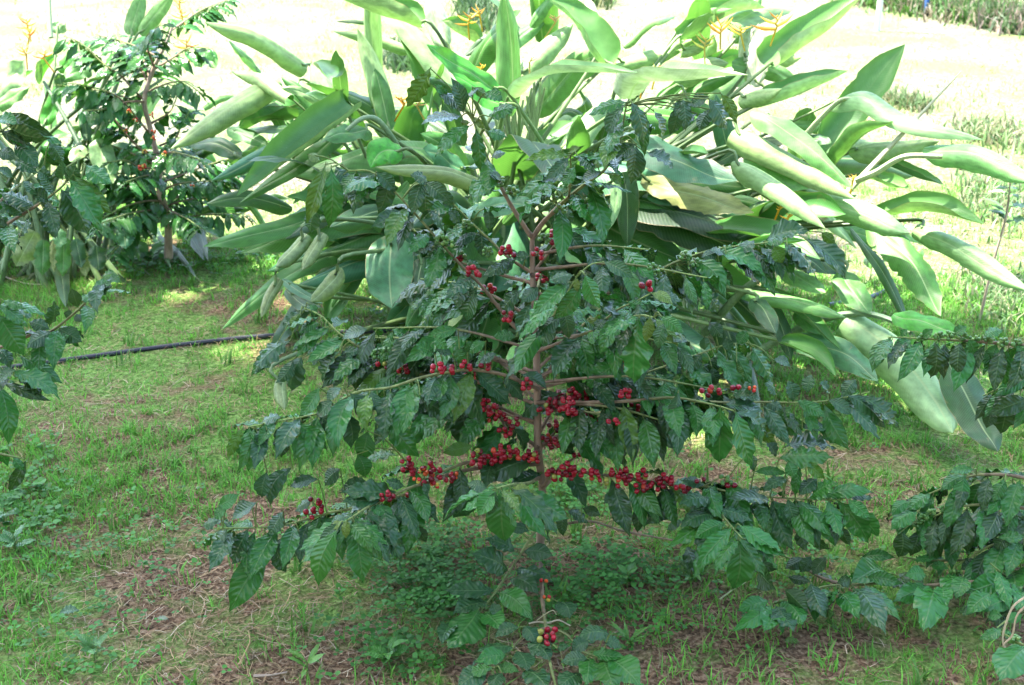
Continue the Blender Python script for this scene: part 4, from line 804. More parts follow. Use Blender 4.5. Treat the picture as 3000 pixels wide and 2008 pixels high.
B.branch3([B.base+[0, 0, .8], B.base+[-.2, -.1, .9], B.base+[-.45, -.2, .8]]); B.branch3([B.base+[0, 0, .6], B.base+[-.2, .2, .65], B.base+[-.45, .3, .5]]); B.branch3([B.base+[0, 0, 1.0], B.base+[-.1, .2, 1.1], B.base+[-.2, .4, 1.1]])
B.leaves("""1 480 1235 700 1600 160 b;1 510 1205 775 1470 130 o;1 590 1130 770 1265 110 b;1 420 1300 610 1620 210 d;1 430 1230 420 1100 140 d;1 320 1300 300 1130 95 d;1 260 1340 150 1240 100 d;1 240 1420 -10 1320 125 d;1 160 1480 -10 1390 110 d;1 300 1440 380 1640 130 d;1 210 1490 120 1640 110 d;1 60 780 375 935 115 k;1 40 850 350 950 80 k;1 0 900 220 1000 95 k;1 -20 1040 110 1100 85 k;1 100 980 270 1150 110 d;1 170 1060 240 1200 100 d;1 90 1220 -30 1150 100 d;1 330 1390 200 1300 100 d;1 450 1240 520 1120 80 d;1 100 1100 260 1190 90 d;1 340 980 430 1130 100 d;1 -30 830 130 860 100 b;1 370 1330 250 1180 90 d
4 340 670 370 495 140;4 340 690 195 640 105;4 400 690 565 780 125;4 370 715 180 825 115;4 310 850 485 730 85 b;4 540 480 705 470 60 b;4 535 540 490 405 75 k;4 540 560 665 605 65 k;4 520 585 565 640 60 k;4 500 600 435 580 60 k;4 620 450 795 350 65 b;4 650 430 775 390 60;4 715 335 830 375 55 f;4 700 330 790 300 45 f;4 -10 590 165 875 175 b;4 -10 520 195 685 85 b;4 20 490 185 550 55 f;4 130 870 435 1065 115 b;4 70 990 415 1175 125 b;4 20 1050 360 1185 65 k;4 -10 1070 55 1490 140 b;4 -20 820 70 960 110;4 110 970 -20 1050 100;4 160 880 330 860 60 o;4 250 720 120 760 90;4 60 730 160 600 80;4 -10 30 140 100 90 k;4 60 0 -60 -60 90 k
7 180 20 60 240 75 k;7 90 0 170 90 60 b""")
for b in B.br[:7]: B.node_leaves(b, .3, .05, .45, (.08, .12), 'dkbb')
for b in B.br[7:]: B.node_leaves(b, .3, .06, .7, (.09, .13), 'dk', True)
B.done()

# --- coffee shrub whose trunk stands just outside the right edge
C = Shrub(gpt(1.46, 2.55), 'coffee shrub with strings of tiny green fruit, cut off by the right picture edge')
C.trunk([C.base-[0, 0, .03], C.base+[.0, .01, .3], C.base+[.02, 0, .7], C.base+[.0, .02, 1.05]], [.017, .015, .011, .005])
for px, Y0, dY in [([(3160, 1030), (3000, 1012), (2850, 1000), (2752, 995), (2660, 990), (2600, 988)], 2.6, .05), ([(3160, 1250), (3050, 1150), (2960, 1130), (2880, 1160)], 2.6, .1),
                   ([(3160, 1450), (3000, 1400), (2900, 1390), (2830, 1400), (2740, 1440), (2660, 1470)], 2.55, .05), ([(3160, 1560), (3000, 1490), (2850, 1480), (2770, 1500), (2700, 1530)], 2.55, .0),
                   ([(3160, 1720), (3000, 1710), (2850, 1705), (2720, 1715), (2600, 1708), (2500, 1715), (2420, 1718), (2330, 1745), (2265, 1770)], 2.55, -.05), ([(3160, 1800), (3000, 1720), (2950, 1690), (2900, 1650)], 2.5, -.1),
                   ([(3160, 1850), (3050, 1830), (2960, 1760), (2900, 1750)], 2.5, -.12), ([(3160, 1950), (3060, 1900), (3000, 1890), (2930, 1850)], 2.45, -.15), ([(2480, 1716), (2400, 1690), (2320, 1640), (2280, 1625)], 2.52, .04), ([(3160, 1560), (2980, 1540), (2850, 1565), (2720, 1600)], 2.68, .0), ([(3160, 1660), (3000, 1670), (2880, 1720)], 2.62, .0), ([(3160, 1740), (3020, 1740), (2900, 1780)], 2.55, .0), ([(3160, 1780), (3000, 1790), (2920, 1840)], 2.45, .0), ([(3160, 1520), (3020, 1520), (2860, 1530), (2740, 1560)], 2.6, .0), ([(3160, 1480), (3000, 1450), (2880, 1470), (2780, 1520)], 2.72, .0), ([(3160, 1600), (3000, 1580), (2900, 1600), (2800, 1660)], 2.5, .0), ([(3160, 1650), (3000, 1620), (2850, 1640), (2700, 1640), (2590, 1620)], 2.58, .08)]:
    C.branch(px, Y0, dY)
C.branch3([C.base+[0, 0, .7], C.base+[.25, -.1, .8], C.base+[.5, -.15, .7]]); C.branch3([C.base+[0, 0, .5], C.base+[.25, .2, .55], C.base+[.5, .3, .45]]); C.branch3([C.base+[0, 0, .9], C.base+[.1, .2, 1.0], C.base+[.2, .45, .95]])
C.leaves("""6 1430 745 1300 990 110 f;6 1560 760 1440 870 90 b;6 1730 780 1695 1030 110 k;6 1800 790 1790 1040 85 k;6 1900 780 1885 1020 110 k;6 2020 820 1915 1040 85 b;6 2080 830 2120 980 90 b;6 2200 830 2055 1010 75 b;6 2230 840 2210 1080 90 b;6 2340 820 2310 960 95 b;6 2380 1030 2145 1155 95 b;6 2380 1170 2090 1280 125 k;6 2220 1190 2180 1410 150 k;6 2310 1170 2340 1340 120 k;6 1640 750 1720 690 60 b;6 1850 730 1950 670 70 b;6 2060 740 2200 700 80 b;6 1960 760 2000 860 80 b;6 2150 790 2090 930 90 b;6 1500 740 1540 690 50 b;6 2290 800 2380 900 90 b;6 2120 1240 2080 1370 110 k
9 590 985 365 1060 95 b;9 605 1015 335 1195 95 b;9 590 1050 555 1200 95 b;9 640 1020 765 1200 105;9 680 985 825 1155 95 b;9 460 690 650 770 135 k;9 520 790 640 910 90 k;9 700 905 865 1075 115 k;9 830 690 700 765 85 k;9 880 680 800 790 90 k;9 985 685 890 810 90 k;9 720 820 885 855 60 k;9 880 865 985 1105 115;9 1050 920 975 1080 85 b;9 1075 925 1070 1200 65 k;9 1075 935 1220 1115 85 b;9 1365 755 1145 870 115 b;9 1150 830 1055 860 90 k;9 1175 895 1395 1220 115;9 1260 820 1510 870 95 b;9 1250 875 1500 1120 85 b;9 1690 885 1440 990 95 b;9 1725 905 1645 1210 125 b;9 1780 885 1800 1050 75 b;9 1220 690 1460 690 75 b;9 1670 810 1520 815 85 b;9 2220 825 1920 930 140 b;9 2240 790 2275 990 105 b;9 2110 935 1940 1085 115 b;9 2255 965 2040 1060 85 b;9 2090 1100 2195 1090 70 b;9 2185 1175 2025 1250 65 f;9 2380 1290 2170 1540 160 b;9 1880 360 1955 660 160 k;9 2050 310 2135 650 180 k;9 1710 430 1690 650 95 k;9 1775 380 1770 700 65 k;9 1500 510 1475 690 120 k;9 1930 125 1885 370 110 b;9 2090 165 1995 390 120 b;9 1950 125 1765 235 85 b;9 1700 250 1535 375 85 b;9 1610 375 1425 505 105 b;9 1560 300 1430 405 75 b;9 2210 165 2130 310 90 b;9 2260 175 2360 350 110 b;9 2260 320 2230 530 160 k;9 2160 550 2345 540 70 b;9 2340 600 2200 700 90 b;9 2000 85 1820 110 60 f;9 1580 710 1745 700 45 b;9 1700 740 1830 770 55 b;9 1850 800 1900 970 90 b;9 1920 820 1870 980 85 b;9 2300 720 2150 760 80 b;9 2330 900 2280 1060 90 b;9 2330 1080 2220 1130 70 b;9 1560 840 1440 900 70 k;9 2000 720 1900 770 80 k;9 1620 500 1560 680 110 k;9 1840 480 1810 660 100 k;9 2240 520 2150 640 110 k;9 2320 400 2330 560 110 k;9 1980 1000 1930 1090 80 k""")
for b in C.br[:17]: C.node_leaves(b, .2, .034, .85, (.08, .13), 'bkbk')  # near black leaf tone mixed in stands for shadow in this shrub
for b in C.br[17:]: C.node_leaves(b, .3, .06, .7, (.09, .13), 'dk', True)
for q in ["6 1760 740 12", "6 1830 735 12", "6 1920 740 12", "6 2000 760 10", "6 2100 760 12", "6 2200 780 12", "6 2290 790 12", "6 1640 750 7", "9 1650 415 14", "9 1600 450 10", "9 1800 360 12", "9 1700 380 10", "9 1860 790 10", "9 2130 1480 14", "9 2180 1430 10", "9 2110 1530 10", "9 1480 400 8", "6 2180 1180 10", "9 1080 900 4", "9 660 1000 5"]:
    f = q.split(); C.berries(int(f[0]), float(f[1]), float(f[2]), int(f[3]), 'g', .95)
C.done()

# --- coffee shrub in the left background
y4 = y_ground(785); b4 = P(494, 785, y4, 1.0)
D = Shrub([b4[0], b4[1], float(ground_z(b4[0], b4[1]))], 'slender coffee shrub in the left background with pale trunk and few red berries')
tp = [S(4, 1155, 120), S(1, 1150, 1500), S(1, 1100, 1320), S(1, 1080, 1100), S(1, 1030, 880), S(1, 990, 690), S(1, 1050, 480), S(1, 1140, 300), S(1, 1180, 190)]
D.trunk([D.base-[0, 0, .03]]+[P(x, y, D.base[1]) for x, y in tp], [.02, .017, .015, .013, .011, .009, .007, .004], (.40, .30, .22))
Y4 = D.base[1]
for q, d in [([(1105, 1320), (1180, 1275), (1300, 1250), (1520, 1235)], -.1), ([(1125, 1420), (1250, 1380), (1420, 1355), (1560, 1390)], .1), ([(1080, 1120), (900, 960), (760, 780), (700, 700), (640, 600)], .1), ([(1085, 1150), (960, 1150), (860, 1100), (700, 1120)], -.2),
             ([(1050, 950), (930, 800), (800, 660), (600, 590), (430, 570)], -.1), ([(1000, 700), (900, 600), (830, 520), (700, 430), (560, 300), (450, 250)], .1), ([(1005, 640), (1100, 590), (1250, 560), (1380, 640)], -.1), ([(1050, 480), (1180, 400), (1300, 330), (1430, 330)], .1),
             ([(1020, 580), (950, 450), (850, 330), (800, 230)], .15), ([(1095, 1000), (1200, 950), (1240, 870), (1300, 760)], -.1), ([(1060, 470), (1020, 360), (1000, 260), (1100, 170)], -.1), ([(1115, 1380), (1000, 1380), (850, 1420), (700, 1500)], -.25), ([(1120, 1400), (1180, 1450), (1280, 1500), (1380, 1568)], -.3), ([(1030, 850), (1150, 780), (1200, 700), (1220, 620)], .1), ([(1110, 1360), (980, 1290), (880, 1260), (780, 1300)], .1), ([(1000, 700), (870, 700), (700, 750), (560, 760)], -.15), ([(1120, 1430), (980, 1500), (870, 1600), (820, 1680), (760, 1740)], -.3)]:
    D.branch([S(1, *a) for a in q], Y4, d, .005, .0016, .5)
for i in range(16):
    az = rng.uniform(0, 6.28); z0 = rng.uniform(.2, 1.0); p0 = np.array([float(np.interp(z0, D.trp[:, 2], D.trp[:, 0])), Y4, z0]); l = rng.uniform(.25, .5)
    dr = np.array([math.cos(az), math.sin(az), .2]); D.branch3([p0, p0+dr*l*.5, p0+dr*l-[0, 0, .06*l]], .004, .0015, .4)
D.front = .08
for b in D.br: D.node_leaves(b, .10, .03, .9, (.06, .12), 'ffbbf', True); D.node_leaves(b, .4, .04, .8, (.06, .11), 'bffbf', True)
for q in ["1 860 900 5", "1 885 765 6 o", "1 990 1035 7", "1 1050 950 5", "1 1040 790 5 o", "1 1055 900 4", "1 965 1150 10", "1 990 1140 6", "1 1130 1055 5", "1 1430 1370 3 o", "1 1520 1385 4", "1 930 820 4 o", "1 1140 1520 3", "1 1320 1270 3 o", "4 1160 -80 3"]:
    f = q.split(); D.berries(int(f[0]), float(f[1]), float(f[2]), int(f[3]), *(f[4:5] or ['o']))
D.done()

# ------------------------------------------------------------------ tall shade tree left of the view: its crown keeps the sun off the foreground
def shadow_to(x, y, h): return np.array([x, y, 0])+SDIR*(h/SDIR[2])
tb = np.array([-9.0, 2.2, 0.]); TR = tag(empty('shade_tree', tb), 'tall broad shade tree outside the view whose shadow covers the front lawn', 'tree')
tm = MB(); tube(tm, [tb-[0, 0, .1], tb+[.1, 0, 3], tb+[0, .2, 7], tb+[.3, .2, 11]], [.42, .33, .27, .18], (.14, .10, .07), 12, 30, lump=.1)
child(tm, 'trunk', M_BARK, TR)
blobs = []
def edge(x): return 3.98-.55*x
for x in np.arange(-5.2, 4.6, .5):
    r = rng.uniform(.55, .85); blobs.append((x, edge(x)-r*1.0+rng.normal(0, .10), r, 12.5))
for x in np.arange(-5.5, 4.8, 1.0):
    for k in range(4): blobs.append((x+rng.normal(0, .2), edge(x)-1.6-k*1.15+rng.normal(0, .2), rng.uniform(.9, 1.2), 12+rng.uniform(-.6, 1.2)))
for x, y, r in [(1.05, 4.15, .20), (1.65, 4.05, .24), (2.35, 3.9, .22), (2.1, 4.6, .16), (-.4, 4.75, .15), (.45, 4.75, .14), (-1.3, 5.2, .2), (3.0, 4.3, .25), (1.3, 5.2, .14), (2.9, 3.2, .25), (1.35, 3.0, .4), (1.65, 2.95, .4), (1.5, 3.2, .25)]: blobs.append((x, y, r, 12.5))
cr = MB(); lm = MB()
for x, y, r, h in blobs:
    c = shadow_to(x, y, h); n = int(230*max(.25, r*r))
    tube(lm, [tb+[.2, .2, 7+rng.uniform(-2, 3)], (tb+[.2, .2, 10]+c)/2, c], [.10, .05, .02], (.13, .09, .06), 6, 8)
    for _ in range(n):
        d = nz(rng.normal(0, 1, 3))*r*rng.random()**.4; d[2] *= .7
        q = c+d; a = nz(rng.normal(0, 1, 3)); b_ = nz(np.cross(a, rng.normal(0, 1, 3)))
        sz = rng.uniform(.16, .30)*min(1, .45+r*.6)
        a2 = np.cross(a, b_)
        cr.add([q-b_*sz, q-a2*sz*.45, q+b_*sz, q+a2*sz*.45], [[0, 1, 2, 3]], np.array((.05, .11, .03))*rng.uniform(.7, 1.3))
child(lm, 'limbs', M_BARK, TR); child(cr, 'crown', M_STEM, TR)

# unseen trees added behind the viewer: they close off the sky there and keep the near leaves dark and glossy
for i, (x, y, hh, R_) in enumerate([(-5.4, -5.5, 9.5, 3.2), (.3, -7.2, 10.5, 3.6), (5.8, -5.6, 9, 3.2)]):
    b0 = np.array([x, y, 0.]); T2 = tag(empty('shade_tree', b0), ['added unseen dense shade tree behind the viewer on the left', 'tall added unseen shade tree straight behind the viewer', 'added unseen dense shade tree behind the viewer on the right'][i], 'tree')
    t2 = MB(); tube(t2, [b0-[0, 0, .1], b0+[.1, .1, hh*.4], b0+[-.1, 0, hh*.85]], [.3, .22, .06], (.14, .10, .07), 10, 20, lump=.1); child(t2, 'trunk', M_BARK, T2)
    c2 = MB()
    for _ in range(2600):
        d = nz(rng.normal(0, 1, 3))*R_*rng.random()**.35; d[2] *= .42*hh/R_; q = b0+np.array([0, 0, hh*.56])+d
        a = nz(rng.normal(0, 1, 3)); b_ = nz(np.cross(a, rng.normal(0, 1, 3))); a2 = np.cross(a, b_); sz = rng.uniform(.18, .4)
        c2.add([q-b_*sz, q-a2*sz*.45, q+b_*sz, q+a2*sz*.45], [[0, 1, 2, 3]], np.array((.045, .10, .028))*rng.uniform(.6, 1.3))
    child(c2, 'crown', M_STEM, T2)

# ------------------------------------------------------------------ hoses, posts
def ground_tube(name, pts, r, col, label, cat):
    mb = MB(); q = [S(*p) for p in pts]; p3 = []
    for x, y in q:
        g = P(x, y, y_ground(y), 1.0); p3.append(np.array([g[0], g[1], float(ground_z(g[0], g[1]))+r*.95]))
    tube(mb, p3, r, col, 10, 60); o = mb.build(name, M_HOSE, origin=p3[0]); o.location = p3[0].tolist(); tag(o, label, cat)
ground_tube('hose', [(4, -300, 1010), (4, 370, 920), (4, 1250, 820), (4, 2000, 752), (5, 800, 690), (5, 1300, 680)], .0085, (.022, .024, .032), 'black irrigation hose lying across the shaded grass on the left', 'hose')
ground_tube('hose', [(6, 1180, 40), (6, 1240, 140), (6, 1310, 220), (6, 1370, 300), (6, 1415, 380), (6, 1400, 450), (6, 1330, 490), (6, 1230, 520), (6, 1000, 560)], .009, (.12, .14, .19), 'grey blue hose bending over the sunlit grass beneath the right heliconia leaves', 'hose')
def post(px0, py0, px1, py1, r, col, name, label):
    g = P(px0, py0, y_ground(py0), 1.0); t = P(px1, py1, g[1], 1.0); mb = MB()
    top = g+np.array([t[0]-g[0], 0, 1.5]); tube(mb, [g-[0, 0, .1], (g+top)/2, top], [r, r*.97, r*.93], col, 10, 12)
    mb.add([top+[-r*.6, -r*.6, .001], top+[r*.6, -r*.6, .001], top+[r*.6, r*.6, .001], top+[-r*.6, r*.6, .001]], [[0, 1, 2, 3]], col)
    o = mb.build(name, M_PAINT, origin=g); o.location = g.tolist(); tag(o, label, 'post')
post(2570, 95, 2577, 0, .028, (.62, .60, .56), 'stake', 'thin whitish stake standing on the sunlit lawn at the top right')
post(2711, 45, 2716, 0, .026, (.05, .13, .42), 'post', 'thin blue post in the overgrown strip at the top right')

# ------------------------------------------------------------------ grass and other ground cover
def blades(x, y, h, wd, lean, az, cols, z=None):
    n = len(x); z = ground_z(x, y) if z is None else z
    d = np.stack([np.cos(az), np.sin(az), 0*az], 1); s = np.stack([-np.sin(az), np.cos(az), 0*az], 1)
    s = s+rng.normal(0, .5, (n, 1))*d; b = np.stack([x, y, z-.004], 1); V = np.empty((n, 6, 3))
    up = np.array([0, 0, 1.])
    for k, (f, ww) in enumerate(((0, 1), (.55, .8), (1, .12))):
        c = b+d*(lean*h*f**1.8)[:, None]+up*(h*f*np.sqrt(np.maximum(.1, 1-(lean*f*.75)**2)))[:, None]
        V[:, 2*k] = c-s*(wd*ww/2)[:, None]; V[:, 2*k+1] = c+s*(wd*ww/2)[:, None]
    F = (np.array([[0, 1, 3, 2], [2, 3, 5, 4]])[None]+6*np.arange(n)[:, None, None]).reshape(-1, 4)
    return V.reshape(-1, 3), F, np.repeat(cols, 6, axis=0)
def scatter(n, y0, y1, dens, power=1.0):
    y = y0+(y1-y0)*rng.random(n)**power; x = (rng.random(n)*2-1)*(np.hypot(y, 1.4)*K*1.12+.25)
    k = rng.random(n) < dens(x, y)
    return x[k], y[k]
def gdens(x, y):
    f = .6*vnoise(x*1.6+.0, y*1.6)+.4*vnoise(x*14, y*14)
    base = np.clip((f-.38)*6, .10, 1)
    return base*np.clip(.35+.60*(y-2.3)-.15*x, .22, 1)
def gcol(n, lo=.75, hi=1.3):
    c = np.array([.15, .41, .045])*rng.uniform(lo, hi, (n, 1)); t = rng.random((n, 1))
    c = np.where(t < .12, np.array([.26, .23, .09])*rng.uniform(.7, 1.2, (n, 1)), c); return np.where(t > .8, np.array([.12, .31, .045])*rng.uniform(.8, 1.2, (n, 1)), c)
gb = MB()
tx, ty = scatter(42000, 1.95, 6.2, gdens, .8)
rep = 7; n = len(tx)*rep
x = np.repeat(tx, rep)+rng.normal(0, .012, n); y = np.repeat(ty, rep)+rng.normal(0, .012, n)
gb.add(*blades(x, y, rng.uniform(.015, .05, n), rng.uniform(.002, .0042, n), rng.uniform(.2, 1.1, n), rng.uniform(0, 6.28, n), gcol(n)))
tx, ty = scatter(260, 2.0, 5.0, lambda a, b: .3+0*a); rep = 9; n = len(tx)*rep      # taller tufts of broad blades
x = np.repeat(tx, rep)+rng.normal(0, .014, n); y = np.repeat(ty, rep)+rng.normal(0, .014, n)
gb.add(*blades(x, y, rng.uniform(.04, .085, n), rng.uniform(.004, .0075, n), rng.uniform(.1, .9, n), rng.uniform(0, 6.28, n), np.array([.10, .24, .035])*rng.uniform(.7, 1.3, (n, 1))))
tag(gb.build('grass', M_GRASS), kind='stuff')
fg = MB()
tx, ty = scatter(9000, 5.2, 15, lambda a, b: np.clip((vnoise(a*.8, b*.8)-.35)*3, .1, 1)); rep = 5; n = len(tx)*rep
x = np.repeat(tx, rep)+rng.normal(0, .03, n); y = np.repeat(ty, rep)+rng.normal(0, .03, n)
fc = np.where(rng.random((n, 1)) < .45, np.array([.17, .25, .07]), np.array([.42, .37, .21]))*rng.uniform(.75, 1.25, (n, 1))
fg.add(*blades(x, y, rng.uniform(.02, .06, n), rng.uniform(.004, .009, n), rng.uniform(.2, 1.2, n), rng.uniform(0, 6.28, n), fc))
tag(fg.build('dry_lawn_grass', M_GRASS), kind='stuff')
# fallen straw
st = MB(); n = 42000; y = 1.95+4.5*rng.random(n)**1.2; x = (rng.random(n)*2-1)*(np.hypot(y, 1.4)*K*1.12+.25)
k = rng.random(n) < np.clip((.62-vnoise(x*1.6, y*1.6))*3, .12, 1); x, y = x[k], y[k]; n = len(x)
az = rng.uniform(0, 6.28, n); L_ = rng.uniform(.012, .075, n)*rng.random(n)**.6; wd = rng.uniform(.0005, .0013, n); bend = rng.normal(0, .3, n)
V = np.empty((n, 6, 3)); d = np.stack([np.cos(az), np.sin(az)], 1); s = np.stack([-d[:, 1], d[:, 0]], 1)
for kk, f in enumerate((-.5, 0, .5)):
    c = np.stack([x, y], 1)+d*(L_*f)[:, None]+s*(bend*L_*(f*f-.1))[:, None]; z = ground_z(c[:, 0], c[:, 1])+.003+rng.uniform(0, .012, n)
    for q, sg in ((0, -1), (1, 1)): V[:, 2*kk+q] = np.c_[c+s*(sg*wd)[:, None], z]
F = (np.array([[0, 1, 3, 2], [2, 3, 5, 4]])[None]+6*np.arange(n)[:, None, None]).reshape(-1, 4)
sc = np.where(rng.random((n, 1)) < .6, np.array([.34, .24, .115]), np.where(rng.random((n, 1)) < .5, np.array([.20, .11, .05]), np.array([.40, .32, .2])))*rng.uniform(.6, 1.2, (n, 1))
st.add(V.reshape(-1, 3), F, np.repeat(sc, 6, axis=0)); tag(st.build('dry_straw', M_DRY), kind='stuff')
# clover and other low round leaved cover
def leaflets(mb, x, y, z, r, az, tilt, col):
    n = len(x); th = np.array([0, .9, 2.2, 3.14, 4.08, 5.38]); rad = np.array([1., .95, .9, .35, .9, .95])
    V = np.empty((n, 8, 3)); ca, sa = np.cos(az), np.sin(az)
    px = rad[None]*np.cos(th)[None]*r[:, None]+r[:, None]; py = rad[None]*np.sin(th)[None]*r[:, None]
    V[:, :6, 0] = x[:, None]+px*ca[:, None]-py*sa[:, None]; V[:, :6, 1] = y[:, None]+px*sa[:, None]+py*ca[:, None]
    V[:, :6, 2] = z[:, None]+(px*np.sin(tilt)[:, None]); V[:, 6] = V[:, 3]; V[:, 7] = V[:, 0]
    F = (np.array([[0, 1, 2, 3], [3, 4, 5, 0]])[None]+8*np.arange(n)[:, None, None]).reshape(-1, 4)
    mb.add(V.reshape(-1, 3), F, np.repeat(col, 8, axis=0))
cl = MB()
def clover_patch(r, cx, cy, wx, wy, n, rad=(.004, .0085), col=(.06, .22, .03), h=(.015, .045)):
    X = rng.normal(0, .5, n)*wx+cx; Yp = rng.normal(0, .5, n)*wy+cy; xs = []; ys = []
    for a, b in zip(X, Yp):
        u_, v_ = S(r, a, b); g = P(u_, v_, y_ground(v_), 1.0); xs.append(g[0]); ys.append(g[1])
    x = np.array(xs); y = np.array(ys); m = 3; x, y = np.repeat(x, m), np.repeat(y, m); z = np.repeat(rng.uniform(*h, n), m)+ground_z(x, y)
    az = np.repeat(rng.uniform(0, 6.28, n), m)+np.tile(np.arange(m)*2.094, n)
    leaflets(cl, x, y, z, np.repeat(rng.uniform(*rad, n), m), az, rng.normal(.1, .35, n*m), np.repeat(np.array(col)*rng.uniform(.65, 1.35, (n, 1)), m, axis=0))
clover_patch(8, 600, 700, 620, 330, 420); clover_patch(8, 650, 960, 500, 250, 300); clover_patch(8, 1850, 830, 520, 300, 260); clover_patch(8, 1500, 300, 400, 200, 200); clover_patch(7, 170, 260, 300, 300, 130, (.006, .012), h=(.01, .03)); clover_patch(7, 900, 600, 900, 400, 130); clover_patch(7, 500, 1200, 900, 400, 80); clover_patch(5, 600, 640, 500, 120, 200); clover_patch(4, 900, 250, 700, 90, 250, (.008, .015)); clover_patch(8, 1700, 1000, 700, 400, 260); clover_patch(9, 600, 600, 900, 500, 200); clover_patch(8, 420, 1350, 500, 250, 150)
tag(cl.build('clover', M_GRASS), kind='stuff')

# overgrown strip at the top right and sunlit weeds on the right
ws = MB()
def weed_strip(r, x0, y0, x1, y1, n, h, wd, c1, c2, jit=(40, 25)):
    t = rng.random(n); X = x0+(x1-x0)*t+rng.normal(0, jit[0], n); Yp = y0+(y1-y0)*t+rng.normal(0, jit[1], n); xs = []; ys = []
    for a, b in zip(X, Yp):
        u_, v_ = S(r, a, b); v_ = max(v_, -60); g = P(u_, v_, y_ground(v_), 1.0); xs.append(g[0]); ys.append(g[1])
    col = np.where(rng.random((n, 1)) < .62, np.array(c1), np.array(c2))*rng.uniform(.6, 1.3, (n, 1))
    ws.add(*blades(np.array(xs), np.array(ys), rng.uniform(*h, n), rng.uniform(*wd, n), rng.uniform(.1, 1.2, n), rng.uniform(0, 6.28, n), col))
weed_strip(3, 1150, -40, 2360, 175, 9000, (.05, .26), (.012, .03), (.06, .15, .025), (.17, .15, .09), (90, 26))
weed_strip(3, 2080, 150, 2400, 210, 1600, (.06, .26), (.012, .03), (.055, .10, .035), (.22, .17, .13), (50, 25))
weed_strip(3, 1300, -60, 2400, -30, 1800, (.1, .3), (.012, .03), (.2, .2, .1), (.30, .22, .17), (90, 30))
weed_strip(3, 1420, 690, 1640, 770, 500, (.04, .14), (.006, .014), (.09, .17, .05), (.2, .2, .1), (50, 16))
weed_strip(3, 1950, 900, 2340, 960, 1200, (.03, .11), (.006, .016), (.11, .20, .06), (.3, .28, .16), (90, 40))
weed_strip(3, 2000, 1250, 2300, 1450, 1000, (.03, .09), (.006, .014), (.10, .20, .06), (.28, .28, .16), (120, 100))
weed_strip(2, 1500, -20, 1800, 40, 500, (.1, .3), (.012, .03), (.06, .12, .03), (.2, .2, .1), (60, 20))
weed_strip(6, 2000, 400, 2300, 620, 1000, (.02, .08), (.005, .012), (.10, .20, .06), (.25, .26, .14), (120, 90))
weed_strip(2, 850, 60, 1000, 180, 400, (.1, .35), (.01, .03), (.04, .09, .03), (.06, .12, .04), (60, 40))
weed_strip(2, 340, 380, 460, 470, 300, (.05, .2), (.01, .03), (.04, .09, .03), (.06, .12, .04), (40, 30))
tag(ws.build('wild_weeds', M_GRASS), kind='stuff')

# single weeds, seedlings, fallen leaves and twigs
def plantlet(r, x, y, n, Lr, wr, label, cat='weed', name='weed', tone=(.07, .24, .04), stemh=.05, thin=False, group=None):
    u_, v_ = S(r, x, y); g = P(u_, v_, y_ground(v_), 1.0); g[2] = float(ground_z(g[0], g[1])); root = tag(empty(name, g), label, cat, group)
    sm = MB(); top = g+np.array([0, 0, stemh]); tube(sm, [g-[0, 0, .01], top], [.0022, .0014], (.12, .2, .05), 5, 5); child(sm, 'stem', M_STEM, root)
    for i in range(n):
        a = i*2.4+rng.uniform(-.3, .3); h = stemh*rng.uniform(.35, 1); L_ = rng.uniform(*Lr)
        d = nz([math.cos(a), math.sin(a), rng.uniform(.1, .7)]); p0 = g+np.array([0, 0, h]); p1 = p0+d*L_
        mb = MB(); coffee_leaf(mb, p0, p1, np.array([0, -.2, 1.])+rng.normal(0, .2, 3), L_*rng.uniform(*wr), np.array(tone)*rng.uniform(.8, 1.25), 10, 5); child(mb, 'leaf', M_LEAF, root)
plantlet(8, 330, 1440, 9, (.035, .06), (.45, .6), 'small bright green broad leaved weed on bare soil left of the bottom foliage')
plantlet(7, 110, 640, 5, (.05, .075), (.45, .6), 'weed with one large oval leaf near the lower left edge', tone=(.05, .18, .05))
plantlet(7, 40, 480, 6, (.03, .05), (.5, .7), 'low round leaved weed in the clover at the left edge', tone=(.05, .19, .05))
plantlet(8, 1960, 900, 6, (.03, .05), (.4, .6), 'narrow leaved weed at the right rim of the clover patch')
plantlet(8, 1970, 1290, 10, (.05, .075), (.13, .18), 'bright grassy tuft standing right of the bottom foliage', 'grass tuft', 'grass_tuft', (.11, .27, .04), .02)
plantlet(9, 60, 850, 9, (.05, .08), (.12, .18), 'bright grassy tuft below the right hand foliage of the central shrub', 'grass tuft', 'grass_tuft', (.11, .25, .04), .02)
plantlet(7, 2110, 1480, 5, (.05, .07), (.22, .3), 'single upright pale green sprout at the lower middle left', 'sprout', 'sprout', (.14, .30, .05), .03)
plantlet(7, 650, 1390, 8, (.035, .06), (.3, .4), 'soft green weed low in the left foreground', tone=(.09, .25, .06))
plantlet(4, 1030, 260, 6, (.06, .09), (.5, .7), 'broad leaved weed at the trunk foot of the left background coffee shrub', tone=(.07, .22, .05))
plantlet(6, 1280, 400, 9, (.06, .10), (.35, .5), 'leafy seedling beside the bend of the grey blue hose', 'seedling', 'seedling', (.08, .22, .04), .18)
plantlet(6, 1560, 480, 8, (.06, .10), (.3, .4), 'leafy seedling beneath the torn drooping heliconia leaf', 'seedling', 'seedling', (.06, .18, .05), .16)
def lone_leaf(r, x0, y0, x1, y1, w_, col, label):
    q0, q1 = S(r, x0, y0), S(r, x1, y1); p0, p1 = (P(a, b, y_ground(b), 1.0) for a, b in (q0, q1))
    for p in (p0, p1): p[2] = float(ground_z(p[0], p[1]))+.018
    mb = MB(); coffee_leaf(mb, p0, p1, np.array([0, -.3, 1.]), w_/Z*mpp(p0), col, sag=.08); o = mb.build('fallen_leaf', M_LEAF, origin=p0); o.location = p0.tolist(); tag(o, label, 'leaf')
